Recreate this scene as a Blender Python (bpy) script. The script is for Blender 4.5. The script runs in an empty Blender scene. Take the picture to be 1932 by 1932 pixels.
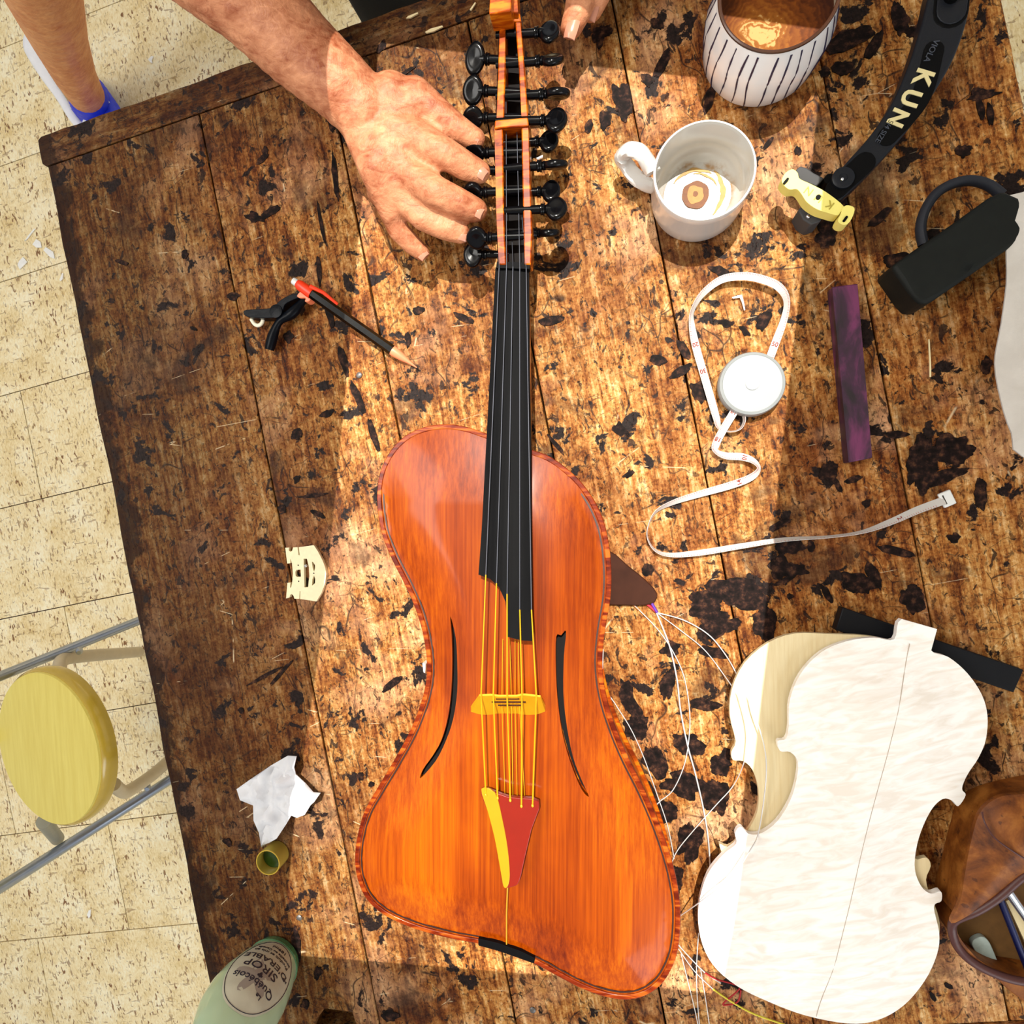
import bpy, bmesh, math, random
from math import pi, sin, cos, tan, atan2, hypot, sqrt, radians
from mathutils import Vector, Matrix, noise
from mathutils.geometry import delaunay_2d_cdt
import numpy as np
random.seed(7)
S = bpy.context.scene
COL = S.collection

# ---------------------------------------------------------------- camera
FPX = 1400.0; PPX, PPY = 856.0, 1011.0; H = 0.65
NADX, NADY = 1150.0, 950.0
_n = Vector((NADX-PPX, NADY-PPY, FPX)).normalized()          # straight down, in camera coordinates (x right, y down, z forward)
_X = (Vector((1, 0, 0)) - _n*_n.x).normalized()
_Y = _n.cross(_X); _Y = -_Y if _Y.y > 0 else _Y              # world +Y is up in the picture
def P(px, py, z=0.0):
    d = Vector((px-PPX, py-PPY, FPX))
    t = (H-z)/d.dot(_n)
    return Vector((d.dot(_X)*t, d.dot(_Y)*t, z))
cam_d = bpy.data.cameras.new('camera'); cam = bpy.data.objects.new('camera', cam_d); COL.objects.link(cam)
r_ = Vector((_X.x, _Y.x, -_n.x)); u_ = -Vector((_X.y, _Y.y, -_n.y)); b_ = -Vector((_X.z, _Y.z, -_n.z))
cam.matrix_world = Matrix(((r_.x, u_.x, b_.x, 0), (r_.y, u_.y, b_.y, 0), (r_.z, u_.z, b_.z, H), (0, 0, 0, 1)))
cam_d.sensor_fit = 'HORIZONTAL'; cam_d.sensor_width = 36.0; cam_d.lens = 36.0*FPX/1932.0
cam_d.shift_x = (966-PPX)/1932.0; cam_d.shift_y = (PPY-966)/1932.0
cam_d.clip_start = 0.02
S.camera = cam
S.cycles.max_bounces = 6; S.cycles.diffuse_bounces = 3; S.cycles.glossy_bounces = 3; S.cycles.transmission_bounces = 5

# ---------------------------------------------------------------- world, sun, lamps, exposure
S.view_settings.view_transform = 'Standard'; S.view_settings.look = 'None'
S.view_settings.gamma = 1.0; S.view_settings.use_curve_mapping = False
S.view_settings.exposure = -0.8
w = bpy.data.worlds.new('daylight'); S.world = w; w.use_nodes = True
w.node_tree.nodes['Background'].inputs[0].default_value = (0.93, 0.96, 1.0, 1)
w.node_tree.nodes['Background'].inputs[1].default_value = 0.95
SUNX, SUNY = 0.03, 0.34                                      # horizontal run towards the sun per metre of height
sl = bpy.data.lights.new('sun', 'SUN'); sl.energy = 11.0; sl.angle = radians(0.06); sl.color = (1.0, 0.95, 0.86)
so = bpy.data.objects.new('sun', sl); COL.objects.link(so)
so.location = (SUNX*3, SUNY*3, 3)
so.rotation_euler = Vector((SUNX, SUNY, 1)).to_track_quat('Z', 'Y').to_euler()
def area(name, loc, target, size, sizey, power, color):
    l = bpy.data.lights.new(name, 'AREA'); l.shape = 'RECTANGLE'; l.size = size; l.size_y = sizey
    l.energy = power; l.color = color
    o = bpy.data.objects.new(name, l); COL.objects.link(o); o.location = loc
    o.rotation_euler = (Vector(loc)-Vector(target)).to_track_quat('Z', 'Y').to_euler()
    return o
area('window_light', (1.25, -1.75, 1.15), (0, 0, 0), 1.5, 0.9, 35, (0.93, 0.97, 1.0))
area('added_fill_light', (-0.95, 0.15, 1.5), (-0.6, 0, -0.3), 0.9, 0.7, 38, (1.0, 0.97, 0.92))  # added fill to brighten the floor, not a fitting of the room

# ---------------------------------------------------------------- materials
def lin(c):
    if isinstance(c, str):
        c = tuple(int(c[i:i+2], 16)/255 for i in (0, 2, 4))
        c = tuple(v/12.92 if v <= 0.04045 else ((v+0.055)/1.055)**2.4 for v in c)
    return (c[0], c[1], c[2], 1.0)
class NT:
    def __init__(s, name):
        s.m = bpy.data.materials.new(name); s.m.use_nodes = True
        s.t = s.m.node_tree; s.b = s.t.nodes['Principled BSDF']
    def n(s, kind, **kw):
        o = s.t.nodes.new('ShaderNode'+kind)
        for k, v in kw.items():
            if k in o.inputs: s.put(o.inputs[k], v)
            else: setattr(o, k, v)
        return o
    def put(s, i, v):
        if isinstance(v, bpy.types.NodeSocket): s.t.links.new(v, i)
        elif isinstance(v, bpy.types.Node): s.t.links.new(v.outputs[0], i)
        else: i.default_value = v
    def ramp(s, f, pts, mode='LINEAR'):
        r = s.t.nodes.new('ShaderNodeValToRGB'); s.put(r.inputs[0], f); r.color_ramp.interpolation = mode
        e = r.color_ramp.elements
        while len(e) > 1: e.remove(e[-1])
        e[0].position = pts[0][0]; e[0].color = lin(pts[0][1])
        for p, c in pts[1:]:
            k = e.new(p); k.color = lin(c)
        return r.outputs[0]
    def mix(s, f, a, b, mode='MIX'):
        m = s.t.nodes.new('ShaderNodeMix'); m.data_type = 'RGBA'; m.blend_type = mode
        s.put(m.inputs[0], f)
        for i, v in ((6, a), (7, b)):
            if isinstance(v, (str, tuple)): v = lin(v)
            s.put(m.inputs[i], v)
        return m.outputs[2]
    def math(s, op, a, b=0.0, c=0.0):
        m = s.t.nodes.new('ShaderNodeMath'); m.operation = op
        s.put(m.inputs[0], a); s.put(m.inputs[1], b); s.put(m.inputs[2], c); return m.outputs[0]
    def mapping(s, v, loc=(0, 0, 0), rot=(0, 0, 0), sc=(1, 1, 1), kind='POINT'):
        m = s.t.nodes.new('ShaderNodeMapping'); m.vector_type = kind; s.put(m.inputs[0], v)
        m.inputs[1].default_value = loc; m.inputs[2].default_value = rot; m.inputs[3].default_value = sc
        return m.outputs[0]
    def noise(s, v, scale, detail=4, rough=0.55, dist=0.0):
        o = s.n('TexNoise', Vector=v, Scale=scale, Detail=detail, Roughness=rough, Distortion=dist); return o.outputs[0]
    def step(s, f, a, b):                                     # 0 below a, 1 above b
        o = s.n('MapRange'); s.put(o.inputs[0], f); o.inputs[1].default_value = a; o.inputs[2].default_value = b
        o.clamp = True; return o.outputs[0]
    def bump(s, h, strength=0.4, dist=0.001):
        o = s.n('Bump', Strength=strength, Distance=dist); s.put(o.inputs['Height'], h)
        s.put(s.b.inputs['Normal'], o.outputs[0]); return o
    def pos(s): return s.n('NewGeometry').outputs[0]
    def objc(s): return s.n('TexCoord').outputs[3]
    def fin(s, color=None, rough=None, metal=None, coat=None, spec=None, **kw):
        if color is not None: s.put(s.b.inputs['Base Color'], lin(color) if isinstance(color, (str, tuple)) else color)
        if rough is not None: s.put(s.b.inputs['Roughness'], rough)
        if metal is not None: s.b.inputs['Metallic'].default_value = metal
        if coat is not None: s.b.inputs['Coat Weight'].default_value = coat; s.b.inputs['Coat Roughness'].default_value = 0.12
        if spec is not None: s.b.inputs['Specular IOR Level'].default_value = spec
        for k, v in kw.items(): s.b.inputs[k.replace('_', ' ')].default_value = v
        return s.m
def plain(name, c, rough=0.5, metal=0.0, var=0.12, scale=60.0, bump=0.15, **kw):
    t = NT(name); nz = t.noise(t.objc(), scale, 4)
    c = lin(c); d = tuple(v*(1-var) for v in c[:3]); e = tuple(min(1, v*(1+var)) for v in c[:3])
    t.bump(nz, bump, 0.0006)
    return t.fin(t.mix(nz, d, e), rough, metal, **kw)

# bench frame: grain direction of the top boards
BO = P(78, 262); BV = (P(410, 1932)-BO).normalized(); BU = Vector((-BV.y, BV.x, 0))
if BU.x < 0: BU = -BU
BANG = atan2(BU.y, BU.x)
def bench_uv(px, py):
    d = P(px, py)-BO; return d.dot(BU), d.dot(BV)

def bench_wood(name, turn, stains=True):
    t = NT(name); pos = t.pos()
    rnd = t.n('ObjectInfo').outputs['Random']
    c = t.mapping(t.n('VectorMath', operation='SUBTRACT').outputs[0], rot=(0, 0, 0))
    sub = [n for n in t.t.nodes if n.bl_idname == 'ShaderNodeVectorMath'][0]
    t.put(sub.inputs[0], pos); sub.inputs[1].default_value = BO
    rot = t.n('VectorRotate', rotation_type='Z_AXIS'); t.put(rot.inputs[0], sub.outputs[0]); rot.inputs['Angle'].default_value = -BANG
    base = rot.outputs[0]                                    # x across the boards, -y along them
    off = t.n('CombineXYZ'); t.put(off.inputs[0], t.math('MULTIPLY', rnd, 0.7)); t.put(off.inputs[2], t.math('MULTIPLY', rnd, 3.1))
    loc = t.n('VectorMath', operation='ADD'); t.put(loc.inputs[0], base); t.put(loc.inputs[1], off.outputs[0]); lv = loc.outputs[0]
    g = t.mapping(lv, rot=(0, 0, turn))
    gr = t.mapping(g, sc=(1, 0.09, 1))
    grain = t.noise(gr, 260, 4, 0.7)
    grain2 = t.noise(gr, 70, 3, 0.6, 0.8)
    fine = t.noise(lv, 420, 3, 0.7)
    mot = t.noise(lv, 95, 4, 0.65, 0.6)
    g3 = t.math('ADD', t.math('MULTIPLY', grain, 0.45), t.math('ADD', t.math('MULTIPLY', grain2, 0.25), t.math('ADD', t.math('MULTIPLY', fine, 0.25), t.math('MULTIPLY', mot, 0.35))))
    col = t.ramp(g3, [(0.46, '2c0e03'), (0.54, '5c2b0d'), (0.62, '965c28'), (0.70, 'bd8a4c'), (0.80, 'dfbd8a')])
    big = t.noise(lv, 8.5, 5, 0.62, 0.5)                     # worn and oiled areas
    col = t.mix(t.step(big, 0.50, 0.70), col, t.ramp(g3, [(0.46, '1a0802'), (0.60, '4c210a'), (0.76, '8a4a1c')]))
    bright = t.noise(t.mapping(lv, loc=(3, 1, 0)), 11, 4, 0.6)
    col = t.mix(t.math('MULTIPLY', t.step(bright, 0.54, 0.70), 0.6), col, t.ramp(g3, [(0.42, '9a6a4c'), (0.70, 'e2b48a'), (0.85, 'f6dbb8')]))
    blu = t.noise(t.mapping(lv, loc=(7, 5, 2)), 38, 5, 0.62, 0.35)
    s1 = t.step(blu, 0.588, 0.615)                           # dark dried varnish spots
    blu2 = t.noise(t.mapping(g, loc=(1, 9, 2), sc=(1, 0.62, 1)), 120, 4, 0.6, 0.9)
    s2 = t.math('MULTIPLY', t.step(blu2, 0.605, 0.64), 0.9)
    blu3 = t.noise(t.mapping(lv, loc=(2, 4, 6)), 14, 6, 0.66, 0.4)
    s3 = t.math('MULTIPLY', t.step(blu3, 0.56, 0.64), 0.62)
    fk = t.math('MULTIPLY', t.step(t.noise(t.mapping(g, loc=(6, 1, 3), sc=(1, 0.7, 1)), 230, 4, 0.65, 0.8), 0.565, 0.64), 0.70)
    s1 = t.math('MAXIMUM', s1, fk)
    vo = t.n('TexVoronoi', feature='DISTANCE_TO_EDGE'); 
    t.put(vo.inputs['Vector'], t.mix(0.035, t.mapping(lv, rot=(0, 0, 0.5), sc=(1.0, 0.33, 1)), t.n('TexNoise', Vector=lv, Scale=14.0).outputs[1])); vo.inputs['Scale'].default_value = 34
    cut = t.math('MULTIPLY', t.math('SUBTRACT', 1.0, t.step(vo.outputs[0], 0.004, 0.016)), t.step(t.noise(t.mapping(lv, loc=(5, 5, 5)), 22, 3), 0.50, 0.58))
    vo2 = t.n('TexVoronoi', feature='DISTANCE_TO_EDGE')
    t.put(vo2.inputs['Vector'], t.mix(0.03, t.mapping(lv, rot=(0, 0, -0.8), sc=(0.4, 1.0, 1)), t.n('TexNoise', Vector=lv, Scale=20.0).outputs[1])); vo2.inputs['Scale'].default_value = 70
    cut2 = t.math('MULTIPLY', t.math('SUBTRACT', 1.0, t.step(vo2.outputs[0], 0.006, 0.022)), t.step(t.noise(t.mapping(lv, loc=(9, 2, 5)), 45, 3), 0.52, 0.58))
    pits = t.step(t.noise(t.mapping(g, sc=(1, 0.45, 1)), 330, 2, 0.6), 0.60, 0.68)
    dark = t.math('MAXIMUM', t.math('MAXIMUM', s1, s2), t.math('MAXIMUM', s3, t.math('MAXIMUM', t.math('MULTIPLY', cut, 0.85), t.math('MULTIPLY', cut2, 0.7))))
    dark = t.math('MAXIMUM', dark, t.math('MULTIPLY', pits, 0.6))
    # grime along the front edge and the end of the bench
    sx = t.n('SeparateXYZ'); t.put(sx.inputs[0], base)
    edn = t.math('ADD', sx.outputs[0], t.math('MULTIPLY', t.math('SUBTRACT', t.noise(lv, 30, 5, 0.7), 0.5), 0.075))
    e1 = t.math('MULTIPLY', t.math('SUBTRACT', 1.0, t.step(edn, 0.012, 0.040)), 0.95)
    e1b = t.math('MULTIPLY', t.math('SUBTRACT', 1.0, t.step(edn, 0.07, 0.27)), 0.72)
    edy = t.math('SUBTRACT', t.math('MULTIPLY', sx.outputs[1], -1.0), t.math('MULTIPLY', t.math('SUBTRACT', t.noise(lv, 25, 5, 0.7), 0.5), 0.12))
    e2 = t.math('MULTIPLY', t.math('SUBTRACT', 1.0, t.step(edy, 0.0, 0.13)), 0.78)
    red = t.noise(t.mapping(lv, loc=(4, 4, 4)), 7, 4, 0.6)
    col = t.mix(t.math('MULTIPLY', t.step(red, 0.45, 0.65), 0.30), col, 'b5561c', 'MULTIPLY')
    col = t.mix(t.math('MAXIMUM', t.math('MAXIMUM', e1, e1b), e2), col, '1c0b04')
    col = t.mix(dark, col, t.ramp(fine, [(0.3, '0a0504'), (0.7, '2a1d1a')]))
    lt = t.n('TexVoronoi', feature='DISTANCE_TO_EDGE'); t.put(lt.inputs['Vector'], t.mapping(lv, loc=(8, 3, 1), rot=(0, 0, 0.9), sc=(0.28, 1, 1))); lt.inputs['Scale'].default_value = 26
    lsc = t.math('MULTIPLY', t.math('SUBTRACT', 1.0, t.step(lt.outputs[0], 0.002, 0.007)), t.step(t.noise(t.mapping(lv, loc=(1, 1, 7)), 30, 3), 0.60, 0.64))
    col = t.mix(t.math('MULTIPLY', lsc, 0.55), col, 'e6cfa8')
    h = t.math('SUBTRACT', t.math('MULTIPLY', grain, 1.0), t.math('MULTIPLY', pits, 0.9))
    t.bump(h, 0.55, 0.0012)
    return t.fin(col, t.ramp(dark, [(0, (0.6, 0.6, 0.6)), (1, (0.55, 0.55, 0.55))]), spec=0.12)
# ink, glue and burn marks: picture place, half length, half width (in picture units on the bench), turn
STAINS = [(625, 230, 30, 8, 80), (632, 330, 60, 7, 84), (606, 420, 55, 5, 80), (602, 510, 40, 6, 86), (622, 590, 42, 10, 78), (648, 680, 40, 9, 74), (675, 750, 48, 9, 66), (705, 820, 42, 9, 72),
 (510, 400, 30, 10, -25), (480, 410, 26, 12, 20), (495, 300, 20, 8, -35), (500, 285, 9, 9, 0), (230, 495, 22, 6, 20), (348, 480, 11, 11, 0), (365, 620, 10, 5, 30), (590, 935, 34, 6, -8), (560, 905, 9, 9, 0), (600, 970, 22, 7, 25), (560, 820, 16, 14, 0),
 (615, 780, 18, 9, -20), (740, 1290, 34, 9, -38), (500, 1275, 55, 5, -28), (530, 1270, 45, 5, -48), (532, 960, 12, 10, 40), (440, 560, 18, 10, 0), (545, 635, 12, 14, 0), (455, 1340, 8, 8, 0), (680, 1465, 9, 11, 20), (700, 1480, 8, 8, 0),
 (1040, 605, 32, 11, -5), (770, 640, 7, 20, -5), (790, 585, 14, 10, 0), (875, 600, 26, 8, 25), (1168, 810, 18, 14, 40), (1050, 840, 32, 5, 50), (1186, 895, 14, 7, -40), (1220, 150, 18, 10, 60), (1175, 190, 45, 22, 75), (1250, 120, 30, 12, -60), (1338, 185, 30, 10, 105), (1240, 45, 16, 10, 40),
 (1290, 660, 26, 10, 60), (1240, 680, 16, 12, 20), (1285, 700, 26, 10, -30), (1320, 740, 20, 26, 0), (1440, 605, 14, 24, 20), (1405, 625, 14, 7, 50), (1360, 515, 26, 12, 35), (1370, 610, 16, 8, 10),
 (1390, 1120, 62, 32, 8), (1330, 1140, 40, 34, 20), (1440, 1180, 26, 40, 0), (1355, 1180, 45, 26, -20), (1470, 1070, 20, 26, 0), (1222, 1075, 14, 13, 0), (1345, 1230, 34, 12, 10), (1265, 1225, 22, 16, -30),
 (1470, 990, 28, 8, -28), (1490, 1030, 32, 20, 0), (1565, 890, 18, 22, 0), (1580, 915, 20, 6, 60), (1610, 905, 18, 7, -20), (1635, 950, 9, 9, 0), (1500, 1075, 26, 16, 0), (1490, 1125, 7, 7, 0), (1560, 1120, 22, 7, 62), (1650, 1085, 12, 28, -25), (1620, 1100, 34, 22, 20), (1720, 1130, 22, 34, 0), (1480, 1095, 28, 6, -30), (1530, 1030, 8, 14, 0), (1690, 1040, 40, 9, 15), (1800, 1015, 12, 10, 20),
 (1200, 1370, 26, 34, 20), (1190, 1330, 40, 14, 50), (1180, 1300, 14, 30, -20), (1260, 1290, 16, 40, 8), (1330, 1330, 30, 16, 0), (1300, 1400, 34, 26, 30), (1235, 1440, 24, 40, -20), (1290, 1480, 46, 30, 10), (1350, 1500, 30, 40, 0), (1250, 1530, 30, 26, 0), (1300, 1590, 26, 48, 10), (1275, 1660, 18, 40, 0), (1360, 1440, 22, 30, 20), (1230, 1500, 10, 40, -20),
 (1600, 75, 50, 22, -18), (1650, 85, 30, 12, -60), (1700, 35, 16, 34, -10), (1730, 60, 20, 14, 0), (1590, 130, 22, 14, 0), (1556, 135, 12, 10, 0), (1818, 284, 14, 14, 0), (1855, 180, 7, 34, 80), (1850, 205, 26, 7, 78), (1868, 215, 24, 6, 82), (1845, 175, 14, 10, 0), (1540, 315, 9, 9, 0), (1555, 420, 18, 26, -20), (1560, 450, 20, 22, 0), (1660, 410, 26, 10, -40), (1700, 490, 30, 14, 0), (1505, 285, 8, 9, 0), (1450, 270, 16, 5, -50),
 (1740, 870, 30, 60, 10), (1800, 850, 40, 30, 0), (1850, 930, 14, 34, 0), (1780, 900, 50, 16, -20), (1690, 820, 26, 8, 0), (1860, 690, 10, 20, 0),
 (560, 1780, 12, 40, -10), (600, 1835, 11, 20, 20), (576, 1895, 12, 12, 0), (735, 1915, 22, 16, 0), (1760, 1880, 12, 5, 60), (1790, 1860, 10, 6, 30), (430, 1590, 14, 10, 30), (1130, 70, 14, 24, 0), (1140, 60, 18, 12, 0), (720, 88, 16, 9, -50), (1140, 225, 13, 20, 0), (1110, 240, 10, 14, 20), (760, 140, 36, 5, -25), (840, 215, 26, 5, -10)]

M = {}
M['bench'] = bench_wood('worn_bench_wood', 0.0)
def stain_m():
    t = NT('dried_dark_varnish'); n = t.noise(t.pos(), 160, 5, 0.65); t.bump(n, 0.35, 0.0006)
    return t.fin(t.ramp(n, [(0.35, '0a0605'), (0.50, '1c1210'), (0.58, '33201a'), (0.70, '5a3a26')]), 0.6, spec=0.08)
M['stain'] = stain_m()
M['bench_end'] = bench_wood('worn_bench_end_wood', pi/2, False)
def cork():
    t = NT('cork_floor'); p = t.pos()
    rot = t.mapping(p, rot=(0, 0, -BANG))
    rnd = t.n('ObjectInfo').outputs['Random']
    off = t.n('CombineXYZ'); t.put(off.inputs[0], t.math('MULTIPLY', rnd, 5.0)); t.put(off.inputs[1], t.math('MULTIPLY', rnd, 3.0))
    a = t.n('VectorMath', operation='ADD'); t.put(a.inputs[0], rot); t.put(a.inputs[1], off.outputs[0]); v = a.outputs[0]
    n1 = t.noise(v, 14, 4); n2 = t.noise(t.mapping(v, sc=(1.6, 0.75, 1)), 150, 4, 0.6, 0.6)
    col = t.ramp(t.math('ADD', t.math('MULTIPLY', n1, 0.5), t.math('MULTIPLY', n2, 0.5)), [(0.36, 'e0c488'), (0.5, 'f6e2b2'), (0.62, 'fff4d2')])
    fl = t.step(t.noise(t.mapping(v, sc=(1.7, 0.62, 1)), 125, 2, 0.45, 0.4), 0.585, 0.65)
    fl2 = t.step(t.noise(t.mapping(v, loc=(4, 4, 0), sc=(0.5, 1.6, 1)), 75, 3, 0.5, 0.5), 0.64, 0.68)
    rare = t.step(t.noise(v, 22, 2), 0.40, 0.60)
    f = t.math('MAXIMUM', t.math('MULTIPLY', fl, t.math('ADD', 0.35, t.math('MULTIPLY', rare, 0.6))), t.math('MULTIPLY', fl2, 0.55))
    col = t.mix(f, col, '7c4f2a')
    t.bump(n2, 0.15, 0.0005)
    return t.fin(col, 0.5, spec=0.3)
M['cork'] = cork()
M['subfloor'] = plain('dark_floor_joint', '3a2414', 0.9)
M['sun_mask_ceiling'] = plain('ceiling_paint', 'f2efe8', 0.9)

def varnish():
    t = NT('orange_varnished_spruce'); p = t.pos()
    g = t.noise(t.mapping(p, rot=(0, 0, 0.03), sc=(1, 0.012, 1)), 420, 4, 0.75)
    g2 = t.noise(t.mapping(p, rot=(0, 0, 0.03), sc=(1, 0.02, 1)), 90, 2, 0.6)
    b = t.noise(t.mapping(p, sc=(1, 0.5, 1)), 11, 4, 0.55, 0.4)
    f = t.math('ADD', t.math('MULTIPLY', g, 0.40), t.math('ADD', t.math('MULTIPLY', g2, 0.22), t.math('MULTIPLY', b, 0.42)))
    col = t.ramp(f, [(0.34, '561600'), (0.46, '7e2e00'), (0.54, '943e00'), (0.64, 'a85400'), (0.76, 'ba6c02')])
    t.bump(t.math('ADD', g, t.math('MULTIPLY', t.noise(p, 260, 3), 0.6)), 0.10, 0.0005)
    return t.fin(col, 0.38, coat=0.22, spec=0.12)
M['varnish'] = varnish()
def flame(name, a, b, c):
    t = NT(name); p = t.pos()
    wv = t.noise(t.mapping(p, sc=(0.25, 1, 1)), 160, 3, 0.5, 0.8)
    col = t.ramp(wv, [(0.35, a), (0.5, b), (0.65, c)])
    return t.fin(col, 0.32, coat=0.15, spec=0.15)
M['maple_orange'] = flame('orange_varnished_maple', '6a2000', 'a44604', 'cc7410')
M['binding'] = flame('red_brown_varnish_edge', '501000', '7c2804', 'b05a18')
M['purfling'] = plain('black_purfling', '2a0c04', 0.4)
M['hole'] = plain('dark_body_inside', '0a0302', 0.9)
def ebony_m(name, c, r, coat=0.3):
    t = NT(name); g = t.noise(t.mapping(t.objc(), sc=(1, 0.1, 1)), 300, 3)
    t.bump(g, 0.06, 0.0004)
    c2 = lin(c); return t.fin(t.mix(g, tuple(v*0.6 for v in c2[:3]), tuple(v*1.4 for v in c2[:3])), r, coat=coat, spec=0.08)
M['ebony'] = ebony_m('ebony', '050507', 0.6, 0.0)
M['peg'] = ebony_m('polished_black_peg', '060608', 0.25, 0.25)
M['string'] = plain('gold_string', 'e0a818', 0.25, 0.35)
M['steel_string'] = plain('grey_wound_string', '3a3c44', 0.5, 0.6)
M['bridge_yellow'] = plain('yellow_bridge_maple', 'dc9c10', 0.4, bump=0.3)
M['tail_red'] = plain('red_varnished_tailpiece', '7c1200', 0.3, coat=0.1)
M['tail_highlight_and_gut'] = plain('yellow_painted_highlight_and_gut', 'b88400', 0.35, coat=0.1)  # yellow of the painted tailpiece highlight, also used for the gut
def skin_m(name, a, b, fold=0.5):
    t = NT(name); p = t.objc()
    n1 = t.math('ADD', t.math('MULTIPLY', t.noise(p, 26, 5, 0.6), 0.5), t.math('MULTIPLY', t.noise(t.mapping(p, rot=(0, 0, 0.8), sc=(0.5, 1, 1)), 150, 5, 0.65, 0.8), 0.5)); n1 = t.step(n1, 0.36, 0.64); n2 = t.noise(t.mapping(p, sc=(1, 0.6, 1), rot=(0, 0, 0.8)), 230, 4, 0.6, 1.2)
    t.bump(t.math('ADD', n2, t.math('MULTIPLY', t.noise(p, 70, 4, 0.6, 1.5), 1.6)), fold, 0.0013)
    return t.fin(t.mix(n1, a, b), 0.5, spec=0.35, Subsurface_Weight=0.0)
M['skin'] = skin_m('tanned_skin', '8c4526', 'd2926a')
M['leg_skin'] = skin_m('leg_skin', 'b8683a', 'e0a06c', 0.2)
M['nail'] = plain('fingernail', 'bc8068', 0.25, bump=0.02)
M['black_cloth'] = plain('black_cloth', '0a0a0b', 0.95, scale=400, bump=0.3)
M['blue'] = plain('blue_shoe', '1232d8', 0.5, scale=300)
M['white_shoe'] = plain('white_shoe', 'f2f2f8', 0.6)
def ceramic(name, c='dcdad5'):
    t = NT(name); return t.fin(t.mix(t.noise(t.objc(), 30, 3), lin(c), tuple(v*0.9 for v in lin(c)[:3])), 0.16, coat=0.4)
M['ceramic'] = ceramic('white_glazed_ceramic')
M['mug_white'] = ceramic('bright_white_glaze', 'f4f4f4')
M['cream_ceramic'] = ceramic('cream_glazed_ceramic', 'd4c8b0')
M['navy'] = plain('navy_painted_line', '14183c', 0.3)
M['rim_brown'] = plain('brown_glaze_rim', '3c2316', 0.25)
def coffee_m():
    t = NT('coffee_crema'); p = t.objc()
    n = t.n('TexNoise', Scale=60.0, Detail=5.0); t.put(n.inputs['Vector'], p)
    wp = t.mix(0.025, p, n.outputs[1])
    ln = t.n('VectorMath', operation='LENGTH'); t.put(ln.inputs[0], t.mapping(wp, loc=(-0.0065, 0.0035, 0), sc=(1, 1, 0)))
    ring = t.math('SINE', t.math('MULTIPLY', ln.outputs[1], 1500.0))
    f = t.math('ADD', t.math('MULTIPLY', ln.outputs[1], 14.0), t.math('MULTIPLY', ring, 0.045))
    f = t.math('ADD', f, t.math('MULTIPLY', t.math('SUBTRACT', t.noise(p, 240, 4), 0.5), 0.35))
    col = t.ramp(f, [(0.12, 'b8925a'), (0.17, '8a5218'), (0.34, '6e380c'), (0.5, '4c2206'), (0.7, '301002')])
    return t.fin(col, 0.6, spec=0.15)
M['coffee'] = coffee_m()
def residue_m():
    t = NT('ceramic_with_coffee_residue'); p = t.objc()
    n = t.n('TexNoise', Scale=45.0, Detail=4.0); t.put(n.inputs['Vector'], p)
    wp = t.mix(0.022, p, n.outputs[1])
    ln = t.n('VectorMath', operation='LENGTH'); t.put(ln.inputs[0], t.mapping(wp, loc=(-0.013, -0.010, 0), sc=(1, 1, 0)))
    wob = t.noise(p, 90, 4)
    ring = t.math('ABSOLUTE', t.math('SUBTRACT', ln.outputs[1], 0.025))
    a = t.math('MULTIPLY', t.math('SUBTRACT', 1.0, t.step(ring, 0.001, 0.005)), t.step(wob, 0.42, 0.62))
    d2 = t.n('VectorMath', operation='LENGTH'); t.put(d2.inputs[0], t.mapping(wp, loc=(-0.0105, -0.0105, 0), sc=(1, 1, 0)))
    core = t.math('SUBTRACT', 1.0, t.step(d2.outputs[1], 0.0105, 0.0118))
    inner = t.math('MULTIPLY', core, t.step(d2.outputs[1], 0.0055, 0.007))
    col = t.mix(t.math('MULTIPLY', a, 0.85), 'c0bdb6', '9c7030')
    col = t.mix(core, col, 'a06a28'); col = t.mix(inner, col, '6a3608')
    return t.fin(col, 0.2, coat=0.3)
M['residue'] = residue_m()
M['dregs'] = plain('brown_coffee_dregs', '6e3c0c', 0.6, var=0.4, scale=260)
M['dregs_light'] = plain('tan_coffee_dregs', 'a87838', 0.6, var=0.3, scale=260)
M['dregs_pale'] = plain('pale_coffee_streak', 'b08a4c', 0.6, var=0.3, scale=200)
M['rest_black'] = plain('charcoal_plastic', '14171e', 0.42, scale=900, bump=0.25, spec=0.25)
M['rest_dark'] = plain('matt_black_plastic', '050506', 0.6, spec=0.1)
M['gold'] = plain('gold_lettering', 'e8dca8', 0.3, 0.4)
M['faint'] = plain('faint_moulded_lettering', '3c414c', 0.5)
M['rubber_yellow'] = plain('pale_yellow_rubber', 'ece07a', 0.5)
M['rubber_letter'] = plain('olive_moulded_letter', 'a8983a', 0.6)
M['grey_rubber'] = plain('grey_rubber', '3a3a3c', 0.7)
M['chrome'] = plain('bright_metal', 'd8dade', 0.2, 1.0, bump=0.02)
M['slate'] = plain('black_worn_slate', '121513', 0.62, spec=0.2, scale=90, bump=0.4, var=0.35)
M['strap'] = plain('navy_black_strap', '171b26', 0.7, scale=700)
def cloth_m(name, a, b):
    t = NT(name); n = t.noise(t.objc(), 40, 4, 0.6, 0.5); t.bump(t.noise(t.objc(), 900, 2), 0.2, 0.0004)
    return t.fin(t.mix(n, a, b), 0.85, spec=0.2)
M['cloth'] = cloth_m('off_white_cloth', 'b4aea6', 'd8d4ce')
M['tissue'] = cloth_m('white_tissue', 'b8bac0', 'e4e4e8')
def purple_m():
    t = NT('purpleheart_wood'); n = t.noise(t.mapping(t.objc(), sc=(1, 0.35, 1)), 60, 5, 0.6, 0.4)
    return t.fin(t.ramp(n, [(0.38, '1e141c'), (0.5, '3a1a34'), (0.64, '6a2a54')]), 0.45)
M['purple'] = purple_m()
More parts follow.
